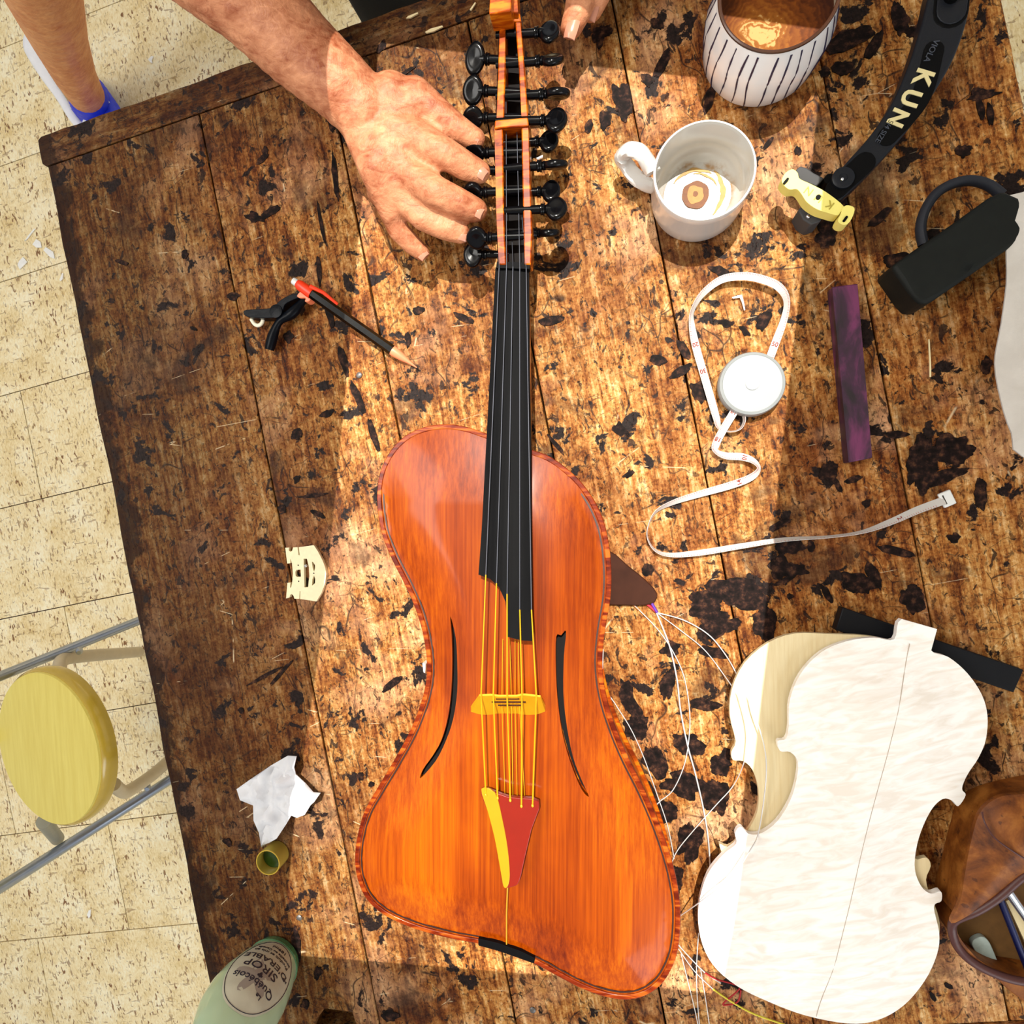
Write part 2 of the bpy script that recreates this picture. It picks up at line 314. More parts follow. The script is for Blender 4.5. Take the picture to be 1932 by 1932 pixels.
M['plastic_white'] = plain('white_plastic', '8c9090', 0.4, bump=0.05, var=0.03)
M['button_white'] = plain('bright_white_plastic', 'dcdedc', 0.35, bump=0.03, var=0.02)
M['tape'] = plain('white_tape', 'c4c0bc', 0.5, bump=0.05, var=0.03)
M['tape_red'] = plain('red_tape_print', 'b04030', 0.6)
def raw_maple():
    t = NT('raw_flamed_maple'); p = t.mapping(t.pos(), rot=(0, 0, -0.28))
    rip = t.noise(t.mapping(p, sc=(0.22, 1, 1)), 150, 4, 0.55, 0.9)
    tool = t.noise(t.mapping(p, sc=(0.5, 1, 1)), 330, 3, 0.6, 0.8)
    patch = t.noise(p, 18, 3)
    h = t.math('ADD', rip, t.math('MULTIPLY', t.math('MULTIPLY', tool, t.step(patch, 0.45, 0.62)), 1.4))
    t.bump(h, 0.22, 0.0008)
    col = t.ramp(rip, [(0.36, 'efe6dc'), (0.5, 'f8f2ec'), (0.6, 'fdfaf6')])
    return t.fin(col, 0.6, spec=0.25)
M['raw_maple'] = raw_maple()
def raw_spruce():
    t = NT('raw_spruce'); p = t.mapping(t.pos(), rot=(0, 0, -0.05))
    g = t.noise(t.mapping(p, sc=(1, 0.02, 1)), 500, 3, 0.6); t.bump(g, 0.12, 0.0004)
    return t.fin(t.mix(g, 'd9c08c', 'f0e2bc'), 0.55, spec=0.3)
M['raw_spruce'] = raw_spruce()
def leather():
    t = NT('tan_leather'); n = t.noise(t.objc(), 32, 6, 0.65, 0.4); t.bump(t.noise(t.objc(), 420, 4), 0.3, 0.0006)
    sp = t.step(t.noise(t.mapping(t.objc(), loc=(3, 1, 2)), 150, 2), 0.66, 0.70)
    return t.fin(t.mix(t.math('MULTIPLY', sp, 0.6), t.ramp(n, [(0.35, '4a2208'), (0.5, '7d4414'), (0.66, 'a9692a')]), '38180a'), 0.55, spec=0.3)
M['leather'] = leather()
M['piping'] = plain('dark_red_brown_leather', '4c2420', 0.45, scale=500)
M['pouch_in'] = plain('suede_lining', '6a4a22', 0.9, scale=120, var=0.4)
M['blue_metal'] = plain('dark_blue_lacquer', '10184a', 0.25, 0.3)
M['pale_wood'] = plain('pale_wood', 'e4d2a4', 0.6)
M['clear_plastic'] = plain('cloudy_plastic', 'a8b8b4', 0.3, var=0.3, scale=160, bump=0.6)
M['ebony_blue'] = plain('blue_black_ebony_blank', '0a0c12', 0.55, spec=0.2, scale=200)
M['steel_wire'] = plain('bright_steel_wire', 'f0f2f4', 0.3, 0.5, bump=0.0)
M['red_silk'] = plain('red_silk', 'd81c38', 0.6)
M['purple_silk'] = plain('purple_silk', '5a2a9c', 0.6)
M['dark_red'] = plain('dark_red_thread', 'a01018', 0.6)
M['yellow_silk'] = plain('yellow_thread', 'dcd040', 0.6)
M['copper'] = plain('copper_wire', 'c08050', 0.35, 0.7)
M['pencil_black'] = plain('black_pencil_barrel', '030303', 0.25, spec=0.2)
M['orange'] = plain('orange_plastic', 'f83c14', 0.4, bump=0.03)
M['salmon'] = plain('salmon_plastic', 'ff8a62', 0.4, bump=0.03)
M['clamp'] = plain('black_blue_plastic', '060910', 0.35, spec=0.1, scale=200, bump=0.4)
M['cream'] = plain('cream_pad', 'f2ead2', 0.6)
M['joint_line'] = plain('glue_joint', 'b8a898', 0.7)
M['blank'] = plain('pale_maple_bridge', 'ecdcb4', 0.55, scale=240, bump=0.3)
M['stamp'] = plain('dark_stamp', '2a241c', 0.7)
M['walnut'] = plain('dark_walnut', '3a1f14', 0.6, scale=70, var=0.5, spec=0.1)
def seat_m():
    t = NT('yellow_lacquered_seat'); g = t.noise(t.mapping(t.pos(), rot=(0, 0, -0.45), sc=(1, 0.05, 1)), 130, 4, 0.6)
    return t.fin(t.mix(g, 'c9b13e', 'e6d772'), 0.35, coat=0.3)
M['seat'] = seat_m()
M['seat_edge'] = plain('brown_yellow_seat_edge', 'b89a34', 0.25, coat=0.5)
M['tube'] = plain('grey_metal_tube', 'a4acb8', 0.28, 0.85, bump=0.0)
M['beige'] = plain('beige_enamel', 'c2b294', 0.4, bump=0.02)
M['beige_dark'] = plain('grey_enamel', '8a8878', 0.4, bump=0.02)
def glass_m(name, c, tr=0.55, r=0.12):
    t = NT(name); return t.fin(t.mix(t.noise(t.objc(), 40, 3), lin(c), tuple(v*0.85 for v in lin(c)[:3])), r, Transmission_Weight=tr, IOR=1.35)
M['bottle'] = glass_m('pale_green_glass', 'cfe4bc', 0.45)
M['bottle_base'] = glass_m('green_glass_base', '6fa873', 0.6)
M['clear_glass'] = glass_m('clear_glass', 'dfeee8', 0.8)
M['label'] = plain('pale_label', 'b4b09a', 0.6, scale=50, var=0.2)
M['leaf'] = plain('label_leaf_print', '8e8478', 0.6)
M['ink'] = plain('dark_ink', '1c1626', 0.6)
M['olive_glass'] = glass_m('olive_glass', 'c8b450', 0.35)
M['dark_green'] = plain('dark_green_stopper', '22380a', 0.25)
M['chip'] = plain('white_chip', 'fbf8f0', 0.8)
M['nail_iron'] = plain('grey_iron_nail', '6a6664', 0.4, 0.6)

# ---------------------------------------------------------------- object helpers
def tag(o, label=None, cat=None, group=None, kind=None):
    if label: o['label'] = label
    if cat: o['category'] = cat
    if group: o['group'] = group
    if kind: o['kind'] = kind
    return o
def wloc(o):
    v = Vector((0, 0, 0))
    while o: v += o.location; o = o.parent
    return v
def empty(name, loc, label=None, cat=None, group=None, kind=None):
    o = bpy.data.objects.new(name, None); COL.objects.link(o); o.location = loc; o.empty_display_size = 0.01
    return tag(o, label, cat, group, kind)
def obj(name, geo, mat, parent=None, smooth=True, label=None, cat=None, group=None, kind=None, bevel=0.0, seg=2, sub=0):
    verts, faces = geo[0], geo[1]
    if parent: org = wloc(parent)
    else:
        xs = [v[0] for v in verts]; ys = [v[1] for v in verts]; zs = [v[2] for v in verts]
        org = Vector(((min(xs)+max(xs))/2, (min(ys)+max(ys))/2, min(zs)))
    me = bpy.data.meshes.new(name)
    me.from_pydata([(v[0]-org[0], v[1]-org[1], v[2]-org[2]) for v in verts], [], faces)
    mats = mat if isinstance(mat, (list, tuple)) else [mat]
    for m in mats: me.materials.append(M[m])
    if len(geo) > 2:
        for p, i in zip(me.polygons, geo[2]): p.material_index = i
    bm = bmesh.new(); bm.from_mesh(me); bmesh.ops.recalc_face_normals(bm, faces=bm.faces); bm.to_mesh(me); bm.free()
    me.polygons.foreach_set('use_smooth', [smooth]*len(me.polygons)); me.update()
    if smooth:
        try: me.set_sharp_from_angle(angle=radians(38))
        except Exception: pass
    o = bpy.data.objects.new(name, me); COL.objects.link(o)
    if parent: o.parent = parent
    else: o.location = org
    if bevel:
        b = o.modifiers.new('bevel', 'BEVEL'); b.width = bevel; b.segments = seg; b.limit_method = 'ANGLE'; b.angle_limit = radians(40)
    if sub: s = o.modifiers.new('sub', 'SUBSURF'); s.levels = s.render_levels = sub
    return tag(o, label, cat, group, kind)
def join(*gs):
    V, F, I = [], [], []
    for g in gs:
        k = len(V); V += list(g[0]); F += [tuple(i+k for i in f) for f in g[1]]
        I += list(g[2]) if len(g) > 2 else [0]*len(g[1])
    return V, F, I
def setmat(g, i): return g[0], g[1], [i]*len(g[1])
def spline(pts, n=6, closed=True):
    out = []; N = len(pts); pts = [Vector(p) for p in pts]
    rng = range(N if closed else N-1)
    for i in rng:
        if closed: a, b, c, d = pts[(i-1) % N], pts[i], pts[(i+1) % N], pts[(i+2) % N]
        else: a, b, c, d = pts[max(i-1, 0)], pts[i], pts[i+1], pts[min(i+2, N-1)]
        for k in range(n):
            t = k/n; out.append(0.5*((2*b)+(c-a)*t+(2*a-5*b+4*c-d)*t*t+(3*b-3*c+d-a)*t**3))
    if not closed: out.append(pts[-1])
    return out
def px(pts, z=0.0): return [P(p[0], p[1], (p[2] if len(p) > 2 else z)) for p in pts]
def xy(vs): return [(v[0], v[1]) for v in vs]
def inside_mask(P2, poly):
    x = P2[:, 0]; y = P2[:, 1]; r = np.zeros(len(P2), bool)
    n = len(poly); j = n-1
    for i in range(n):
        xi, yi = poly[i]; xj, yj = poly[j]
        if yi != yj: r ^= ((yi > y) != (yj > y)) & (x < (xj-xi)*(y-yi)/(yj-yi)+xi)
        j = i
    return r
def edist(P2, poly):
    a = np.array(poly); b = np.roll(a, -1, 0); d = np.full(len(P2), 9.0)
    for i in range(len(a)):
        ab = b[i]-a[i]; L = (ab**2).sum()+1e-18
        t = np.clip(((P2-a[i])@ab)/L, 0, 1); q = a[i]+t[:, None]*ab
        d = np.minimum(d, np.sqrt(((P2-q)**2).sum(1)))
    return d
def tri(outline, holes=(), step=None, margin=0.4):
    loops = [list(outline)]+[list(h) for h in holes]
    vs, es = [], []
    for lp in loops:
        k = len(vs); vs += [Vector(p) for p in lp]; es += [(k+i, k+(i+1) % len(lp)) for i in range(len(lp))]
    nb = len(vs)
    if step:
        a = np.array(outline); x0, y0 = a.min(0); x1, y1 = a.max(0); pts = []
        ny = int((y1-y0)/step)+1; nx = int((x1-x0)/step)+2
        for j in range(ny):
            for i in range(nx): pts.append((x0+(i+(j % 2)*0.5)*step, y0+j*step*0.87+step*.3))
            if y0+j*step*0.87 > y1: break
        q = np.array(pts); m = inside_mask(q, outline)
        for h in holes: m &= ~inside_mask(q, h)
        q = q[m]
        if len(q):
            d = edist(q, outline)
            for h in holes: d = np.minimum(d, edist(q, h))
            q = q[d > step*margin]; vs += [Vector((float(p[0]), float(p[1]))) for p in q]
    r = delaunay_2d_cdt(vs, es, [], 0, 1e-7)
    V = [(v.x, v.y) for v in r[0]]; F = [tuple(f) for f in r[2]]
    c = np.array([[(V[f[0]][0]+V[f[1]][0]+V[f[2]][0])/3, (V[f[0]][1]+V[f[1]][1]+V[f[2]][1])/3] for f in F])
    m = inside_mask(c, outline)
    for h in holes: m &= ~inside_mask(c, h)
    F = [f for f, k in zip(F, m) if k]
    return V, F
def slab(outline, z0, z1, holes=(), step=None, top=None, bottom=None, mi=(0, 0, 0)):
    """solid between z0 and z1 above a flat outline; top / bottom add a height from (x, y, distance to edge)"""
    V, F = tri(outline, holes, step)
    A = np.array(V); d = None
    if top or bottom: d = edist(A, outline)
    def hz(f, z): return [z+(f(V[i][0], V[i][1], d[i]) if f else 0) for i in range(len(V))]
    zt = hz(top, z1); zb = hz(bottom, z0); n = len(V)
    verts = [(V[i][0], V[i][1], zt[i]) for i in range(n)]+[(V[i][0], V[i][1], zb[i]) for i in range(n)]
    faces = list(F)+[tuple(reversed([i+n for i in f])) for f in F]
    cnt = {}
    for f in F:
        for a, b in ((f[0], f[1]), (f[1], f[2]), (f[2], f[0])): cnt.setdefault((min(a, b), max(a, b)), []).append((a, b))
    k = 0
    for e in cnt.values():
        if len(e) == 1: a, b = e[0]; faces.append((b, a, a+n, b+n)); k += 1
    return verts, faces, [mi[0]]*len(F)+[mi[1]]*len(F)+[mi[2]]*k
def box(c, sx, sy, sz, ang=0.0):
    V = []
    for dz in (0, sz):
        for dx, dy in ((-1, -1), (1, -1), (1, 1), (-1, 1)):
            x, y = dx*sx/2, dy*sy/2; V.append((c[0]+x*cos(ang)-y*sin(ang), c[1]+x*sin(ang)+y*cos(ang), c[2]+dz))
    return V, [(0, 3, 2, 1), (4, 5, 6, 7), (0, 1, 5, 4), (1, 2, 6, 5), (2, 3, 7, 6), (3, 0, 4, 7)]
def tube(path, rad, seg=10, flat=1.0, closed=False, up=Vector((0, 0, 1))):
    path = [Vector(p) for p in path]; n = len(path)
    rad = rad if isinstance(rad, (list, tuple)) else [rad]*n
    V, F = [], []; 
    for i, p in enumerate(path):
        if closed: t = path[(i+1) % n]-path[i-1]
        else: t = path[min(i+1, n-1)]-path[max(i-1, 0)]
        t.normalize(); s = t.cross(up)
        if s.length < 1e-4: s = t.cross(Vector((0, 1, 0)))
        s.normalize(); b = s.cross(t)
        for k in range(seg):
            a = 2*pi*k/seg; V.append(p+s*(cos(a)*rad[i])+b*(sin(a)*rad[i]*flat))
    for i in range(n if closed else n-1):
        j = (i+1) % n
        for k in range(seg): F.append((i*seg+k, i*seg+(k+1) % seg, j*seg+(k+1) % seg, j*seg+k))
    if not closed: F.append(tuple(range(seg))[::-1]); F.append(tuple((n-1)*seg+k for k in range(seg)))
    return V, F
def lathe(c, prof, seg=48, axis=None, sx=1.0):
    """profile of (radius, height) around a point; axis: direction (default up)"""
    V, F = [], []; c = Vector(c)
    ax = Vector(axis).normalized() if axis else Vector((0, 0, 1))
    e1 = ax.cross(Vector((0, 0, 1))) if abs(ax.z) < 0.9 else Vector((1, 0, 0))
    e1 = (e1-ax*e1.dot(ax)).normalized(); e2 = ax.cross(e1)
    for r, h in prof:
        for k in range(seg):
            a = 2*pi*k/seg; V.append(c+e1*(r*cos(a)*sx)+e2*(r*sin(a))+ax*h)
    for i in range(len(prof)-1):
        for k in range(seg): F.append((i*seg+k, i*seg+(k+1) % seg, (i+1)*seg+(k+1) % seg, (i+1)*seg+k))
    if prof[0][0] > 1e-6: F.append(tuple(range(seg))[::-1])
    if prof[-1][0] > 1e-6: F.append(tuple((len(prof)-1)*seg+k for k in range(seg)))
    return V, F
def ball(c, rx, ry, rz, seg=20, rings=12, rot=None):
    V, F = [], []; c = Vector(c)
    for i in range(rings+1):
        ph = pi*i/rings
        for k in range(seg):
            a = 2*pi*k/seg; v = Vector((rx*sin(ph)*cos(a), ry*sin(ph)*sin(a), rz*cos(ph)))
            if rot: v = rot@v
            V.append(c+v)
    for i in range(rings):
        for k in range(seg): F.append((i*seg+k, i*seg+(k+1) % seg, (i+1)*seg+(k+1) % seg, (i+1)*seg+k))
    return V, F
def text_geo(s, size, extrude=0.0002, spacing=1.0, bold=0.0):
    c = bpy.data.curves.new('t', 'FONT'); c.body = s; c.size = size; c.extrude = extrude; c.align_x = 'CENTER'; c.align_y = 'CENTER'
    c.space_character = spacing; c.offset = bold; c.resolution_u = 3
    o = bpy.data.objects.new('t', c); COL.objects.link(o)
    dg = bpy.context.evaluated_depsgraph_get(); me = bpy.data.meshes.new_from_object(o.evaluated_get(dg))
    V = [v.co.copy() for v in me.vertices]; F = [tuple(p.vertices) for p in me.polygons]
    bpy.data.objects.remove(o); bpy.data.curves.remove(c); bpy.data.meshes.remove(me)
    return V, F
def text_at(s, size, p, q, z, extrude=0.0003, bold=0.0, spacing=1.0, mirror=1):
    """text centred at picture point p, read towards picture point q"""
    a = P(p[0], p[1], z); b = P(q[0], q[1], z); d = (b-a); d.z = 0; d.normalize(); n = Vector((-d.y, d.x, 0))
    V, F = text_geo(s, size, extrude, spacing, bold)
    return [a+d*v.x+n*v.y+Vector((0, 0, v.z)) for v in V], F
def capsule2(a, b, r, n=8):
    a = Vector(a[:2]); b = Vector(b[:2]); d = (b-a).normalized(); ang = atan2(d.y, d.x); out = []
    for i in range(n+1): t = ang-pi/2+pi*i/n; out.append((b.x+r*cos(t), b.y+r*sin(t)))
    for i in range(n+1): t = ang+pi/2+pi*i/n; out.append((a.x+r*cos(t), a.y+r*sin(t)))
    return out
def inset(poly, d):
    n = len(poly); A = sum(poly[i][0]*poly[(i+1) % n][1]-poly[(i+1) % n][0]*poly[i][1] for i in range(n)); s = 1 if A > 0 else -1
    out = []
    for i in range(n):
        a = Vector(poly[i-1]); c = Vector(poly[(i+1) % n]); t = (c-a).normalized(); out.append((poly[i][0]-s*t.y*d, poly[i][1]+s*t.x*d))
    return out
K = 2200.0                                                   # picture units per metre on the bench top

# ================================================================ SETTING
ZF = -0.86
floor = empty('floor', (0, 0, ZF), kind='structure')
obj('floor_base', box((-0.2, 0, ZF-0.03), 5.4, 5.4, 0.026), 'subfloor', floor, smooth=False)
fa = P(0, 960, ZF); fb = P(219, 907, ZF); FU = (fb-fa).normalized(); FV = Vector((FU.y, -FU.x, 0))    # tile rows
rows = [P(0, y, ZF) for y in (85, 313, 530, 749, 960, 1162)]
pitch = abs((rows[5]-rows[0]).dot(FV))/5
tile_w = pitch*2
cache = None
gap = 0.0022
cell = [(gap/2, gap/2), (tile_w-gap/2, gap/2), (tile_w-gap/2, pitch-gap/2), (gap/2, pitch-gap/2)]
tv = [(x, y, z) for z in (-0.004, 0.0) for x, y in cell]
tf = [(0, 3, 2, 1), (4, 5, 6, 7), (0, 1, 5, 4), (1, 2, 6, 5), (2, 3, 7, 6), (3, 0, 4, 7)]
tm = bpy.data.meshes.new('floor_tile'); tm.from_pydata(tv, [], tf); tm.materials.append(M['cork'])
bmm = bmesh.new(); bmm.from_mesh(tm); bmesh.ops.recalc_face_normals(bmm, faces=bmm.faces); bmm.to_mesh(tm); bmm.free()
ang = atan2(FU.y, FU.x)
for r in range(-9, 13):
    for c in range(-6, 7):
        o0 = rows[4]+FV*(r*pitch)+FU*((c+(0.5 if r % 2 else 0.0)+0.23)*tile_w)
        if hypot(o0.x+0.2, o0.y) > 2.5: continue
        o = bpy.data.objects.new('floor_tile', tm); COL.objects.link(o); o.parent = floor
        o.location = o0-Vector((0, 0, ZF)); o.rotation_euler = (0, 0, ang)
# unseen panel added to mask the sun, hole cut to the bright patch
ZC = 1.62
patch = [(716, 72), (1340, 139), (1546, 172), (1533, 300), (1512, 520), (1478, 820), (1440, 1190), (1398, 1540), (1345, 1875), (1150, 1852), (1050, 1841), (565, 1803), (541, 1700), (560, 1500), (600, 1240), (628, 980), (655, 700), (680, 400), (705, 180)]
hole = [(p.x+SUNX*ZC, p.y+SUNY*ZC) for p in px(patch)]
co = [(-2.2, -2.2), (2.2, -2.2), (2.2, 2.2), (-2.2, 2.2)]
obj('sun_mask_ceiling', slab(co, ZC, ZC+0.012, [hole]), 'sun_mask_ceiling', smooth=False, kind='structure')

# ================================================================ WORKBENCH
bench = empty('workbench', (P(900, 1000).x, P(900, 1000).y, ZF), 'large old wooden workbench with stained, knife-scarred dark board top', 'workbench')
TH = 0.055
def bl(u, v): p = BO+BU*u+BV*v; return (p.x, p.y)
uL = 0.0
Ulist = [0.0]
for (x, y) in ((537, 1032), (782, 966), (1065, 966), (1345, 966), (1700, 880)):
    Ulist.append(bench_uv(x, y)[0])
Ulist.append(bench_uv(1918, 120)[0])
VT = bench_uv(373, 215)[1]; VB = max(bench_uv(1816, 1917)[1], bench_uv(700, 1945)[1]+0.02); VE = VB+0.07
random.seed(3)
def jit_edge(a, b, n, amp):                                  # a worn, slightly uneven edge
    a = Vector(a); b = Vector(b); t = (b-a).normalized(); nn = Vector((-t.y, t.x)); out = []
    for i in range(n+1):
        p = a.lerp(b, i/n); out.append(tuple(p+nn*(noise.noise(Vector((p.x*14, p.y*14, 1)))*amp+noise.noise(Vector((p.x*60, p.y*60, 5)))*amp*0.4)))
    return out
g = 0.0007
for i in range(6):
    a, b = Ulist[i]+g, Ulist[i+1]-g
    left = jit_edge(bl(a, VT+g), bl(a, VB-g), 46, 0.0026 if i == 0 else 0.0004)
    right = jit_edge(bl(b, VB-g), bl(b, VT+g), 46, 0.0026 if i == 5 else 0.0004)
    hs = []
    if i == 0: hs = [xy(px([(586, 1955), (596, 1925), (612, 1904), (664, 1911), (674, 1945), (670, 1970)]))]
    rz = random.uniform(-0.0006, 0.0)
    obj('plank', slab(left+right, -TH, rz, hs), 'bench', bench, smooth=False, bevel=0.0011)
ew = Ulist[-1]
e1 = jit_edge(bl(-0.004, 0.0), bl(-0.004, VT-0.004), 8, 0.002)+jit_edge(bl(-0.001, VT-g), bl(ew, VT-g), 10, 0.0003)+jit_edge(bl(ew+0.003, VT-0.006), bl(ew+0.003, 0), 6, 0.002)+jit_edge(bl(ew, -0.002), bl(0.0, -0.002), 60, 0.003)
obj('end_board', slab(e1, -TH, 0.0), 'bench_end', bench, smooth=False, bevel=0.0015)
obj('end_board', slab([bl(-0.003, VB+g), bl(ew, VB+g), bl(ew, VE), bl(-0.003, VE)], -TH, 0.0), 'bench_end', bench, smooth=False, bevel=0.0015)
def blob(x, y, a, b, ang, z, seed):
    n = max(18, int((a+b)*0.9)); c = P(x, y); V = []; ca, sa = cos(-radians(ang)), sin(-radians(ang))
    for i in range(n):
        t = 2*pi*i/n; q = Vector((cos(t)*1.3, sin(t)*1.3, seed))
        f = 1+0.50*noise.noise(q)+0.22*noise.noise(q*2.3)+0.12*noise.noise(q*6.1)
        if a > 2.2*b: f = 1+(f-1)*0.6
        ex, ey = cos(t)*a*0.8/K*f, sin(t)*b*0.8/K*f
        V.append((c.x+ex*ca-ey*sa, c.y+ex*sa+ey*ca))
    vs, fs = tri(V); m = len(V)
    vv = [(p[0], p[1], z) for p in V]+[(p[0], p[1], z-0.0012) for p in V]
    if len(vs) != m: return None
    return vv, list(fs)+[(i, (i+1) % m, m+(i+1) % m, m+i) for i in range(m)]
gs = [blob(x, y, a, b, an, 0.00045+0.00001*(k % 12), k*1.7) for k, (x, y, a, b, an) in enumerate(STAINS)]
obj('dried_stains', join(*[g_ for g_ in gs if g_]), 'stain', bench, smooth=False, kind='stuff')
for (u, v) in ((0.06, 0.07), (ew-0.06, 0.07), (0.06, VE-0.08), (ew-0.06, VE-0.08)):
    p = bl(u, v); obj('leg', box((p[0], p[1], ZF), 0.08, 0.08, -ZF-TH, BANG), 'bench_end', bench, smooth=False, bevel=0.003)
for (x, y) in ((565, 1731), (1005, 1905), (678, 708)):
    p = P(x, y); obj('nail', lathe((p.x, p.y, 0.0004), [(0.0028, 0), (0.0027, 0.0005), (0.0015, 0.0011), (0.0, 0.0012)], 16), 'nail_iron', bench)

# ================================================================ THE VIOLA
VZ = 0.056
viola = empty('viola', (P(960, 1400).x, P(960, 1400).y, 0), 'orange-varnished foot-shaped viola with black fingerboard lying in the middle of the bench', 'viola')
OUT = [(1000, 849), (919, 820), (880, 807), (840, 802), (800, 808), (765, 825), (738, 853), (720, 890), (714, 930), (716, 970), (724, 1010), (742, 1055), (765, 1100), (785, 1145), (799, 1190), (807, 1240), (806, 1285), (795, 1330), (775, 1380), (745, 1435), (712, 1490), (690, 1530), (677, 1575), (672, 1620), (678, 1660), (695, 1695), (725, 1722), (765, 1742), (810, 1757), (860, 1769), (905, 1777), (945, 1789), (985, 1804), (1020, 1820), (1060, 1842), (1100, 1862), (1140, 1876), (1180, 1882), (1215, 1875), (1245, 1855), (1265, 1825), (1277, 1790), (1282, 1740), (1280, 1690), (1268, 1630), (1245, 1560), (1215, 1490), (1185, 1430), (1160, 1370), (1142, 1310), (1135, 1250), (1140, 1190), (1150, 1130), (1152, 1080), (1148, 1030), (1138, 985), (1120, 945), (1095, 910), (1065, 882), (1035, 862)]
body = xy(spline(px(OUT, VZ), 4))
lh = xy(spline(px([(853, 1160), (863, 1200), (866, 1250), (866, 1300), (859, 1350), (846, 1390), (826, 1430), (797, 1463), (802, 1446), (819, 1422), (836, 1392), (848, 1350), (854, 1300), (856, 1240), (855, 1195)], VZ), 3))
rh = xy(spline(px([(1051, 1197), (1060, 1195), (1069, 1188), (1065, 1235), (1064, 1300), (1070, 1360), (1082, 1420), (1098, 1463), (1112, 1494), (1098, 1480), (1078, 1432), (1062, 1375), (1053, 1310), (1050, 1250)], VZ), 3))
# f-hole tips need lower smoothing
def arch(h, w=0.05):
    def f(x, y, d):
        if d < 0.0045: return 0.0
        t = min(1.0, (d-0.0045)/w); return h*(sin(t*pi/2)**1.15)-0.0012*(1-min(1, (d-0.0045)/0.008))
    return f
obj('belly', slab(body, VZ-0.004, VZ, [lh, rh], 0.0055, top=arch(0.010), bottom=arch(0.009)), 'varnish', viola)
rim_in = inset(body, 0.0034)
def ring(outer, inner, z0, z1):
    n = len(outer); V = [(p[0], p[1], z) for z in (z0, z1) for lp in (outer, inner) for p in lp]; F = []
    for i in range(n):
        j = (i+1) % n
        F += [(i, j, 2*n+j, 2*n+i), (n+j, n+i, 3*n+i, 3*n+j), (2*n+i, 2*n+j, 3*n+j, 3*n+i), (j, i, n+i, n+j)]
    return V, F
obj('edge_binding', ring(inset(body, -0.0006), rim_in, VZ-0.0045, VZ+0.0012), 'binding', viola, bevel=0.0006, label='red-brown raised edge')
obj('purfling', ring(inset(body, 0.0045), inset(body, 0.0057), VZ-0.001, VZ+0.0004), 'purfling', viola, smooth=False)
bm_ = inset(body, 0.003)
obj('ribs', slab(bm_, 0.006, VZ-0.004), 'maple_orange', viola)
obj('back', slab(body, 0.0, 0.006), 'maple_orange', viola, bevel=0.0012)
for hh in (lh, rh): obj('sound_hole', slab(inset(hh, -0.0006), VZ-0.0038, VZ-0.0032), 'hole', viola, smooth=False, label='black sound hole opening')
# saddle
sd = px([(903, 1768), (945, 1778), (985, 1793), (1010, 1805), (1008, 1816), (980, 1806), (940, 1792), (903, 1782)], VZ+0.003)
obj('saddle', slab(xy(sd), VZ-0.003, VZ+0.004), 'ebony', viola, bevel=0.0006)
# neck and fingerboard
ZN, ZB = 0.056, 0.088
def fbz(y): return ZN+(ZB-ZN)*(y-505)/(1209-505)
fbp = [(935, 505), (966, 504), (998, 508), (999, 700), (1002, 850), (1003, 1000), (1004, 1100), (1004, 1209), (985, 1208), (957, 1201), (957, 1165), (954, 1135), (942, 1108), (925, 1092), (903, 1084), (909, 1000), (917, 850), (925, 700)]
def sloped(pts, zfun, th, crown=0.0, cx=None):
    """plate whose upper face follows zfun(picture y)"""
    pts = xy([Vector(p) for p in pts]); V, F = tri(pts, (), 12)
    top = []; 
    for x, y in V:
        z = zfun(y); c = (cx(y) if cx else x); top.append(P(x, y, z-crown*min(1, abs(x-c)/45)**2))
    n = len(V); verts = top+[Vector((v.x, v.y, v.z-th)) for v in top]
    faces = list(F)+[tuple(reversed([i+n for i in f])) for f in F]; cnt = {}
    for f in F:
        for a, b in ((f[0], f[1]), (f[1], f[2]), (f[2], f[0])): cnt.setdefault((min(a, b), max(a, b)), []).append((a, b))
    for e in cnt.values():
        if len(e) == 1: a, b = e[0]; faces.append((b, a, a+n, b+n))
    return verts, faces
obj('fingerboard', sloped(fbp, fbz, 0.006, 0.0035, lambda y: 962), 'ebony', viola, label='long black fingerboard with a curved cut end')
nk = px([(938, 500), (997, 503), (1000, 700), (1001, 870), (918, 870), (928, 700)], 0.04)
obj('neck', slab(xy(nk), 0.024, 0.043), 'maple_orange', viola, bevel=0.006, seg=3)
obj('nut', sloped([(938, 494), (1000, 496), (999, 508), (936, 506)], lambda y: ZN+0.003, 0.008), 'ebony', viola)
# open pegbox: rails and cross bars
ZP = 0.060
def rail(pts, z=ZP, th=0.018, name='pegbox_rail'):
    o = xy(px(pts, z)); return obj(name, slab(o, z-th, z), 'maple_orange', viola, bevel=0.0009)
rail([(943, 28), (953, 28), (954, 130), (951, 226), (937, 226), (940, 130)])
rail([(971, 28), (981, 28), (990, 130), (997, 226), (984, 226), (979, 130)])
rail([(933, 240), (949, 240), (950, 350), (952, 440), (955, 500), (941, 500), (936, 400)])
rail([(984, 240), (997, 240), (1001, 350), (1004, 440), (1002, 500), (990, 500), (988, 440), (986, 350)])
rail([(943, 26), (981, 26), (984, 42), (942, 42)], ZP+0.001, 0.019, 'pegbox_crossbar')
rail([(934, 228), (996, 222), (998, 238), (985, 240), (949, 242), (933, 244)], ZP+0.002, 0.020, 'pegbox_crossbar')
rail([(926, -40), (968, -45), (964, 22), (923, 28)], ZP+0.020, 0.022, 'head_block')
rail([(966, -50), (974, -45), (978, 26), (965, 26)], ZP+0.006, 0.02, 'head_block')
obj('pegbox_floor', slab(xy(px([(941, 28), (984, 28), (999, 240), (1002, 500), (938, 500), (934, 240)], ZP-0.016)), ZP-0.022, ZP-0.0185), 'hole', viola, smooth=False)
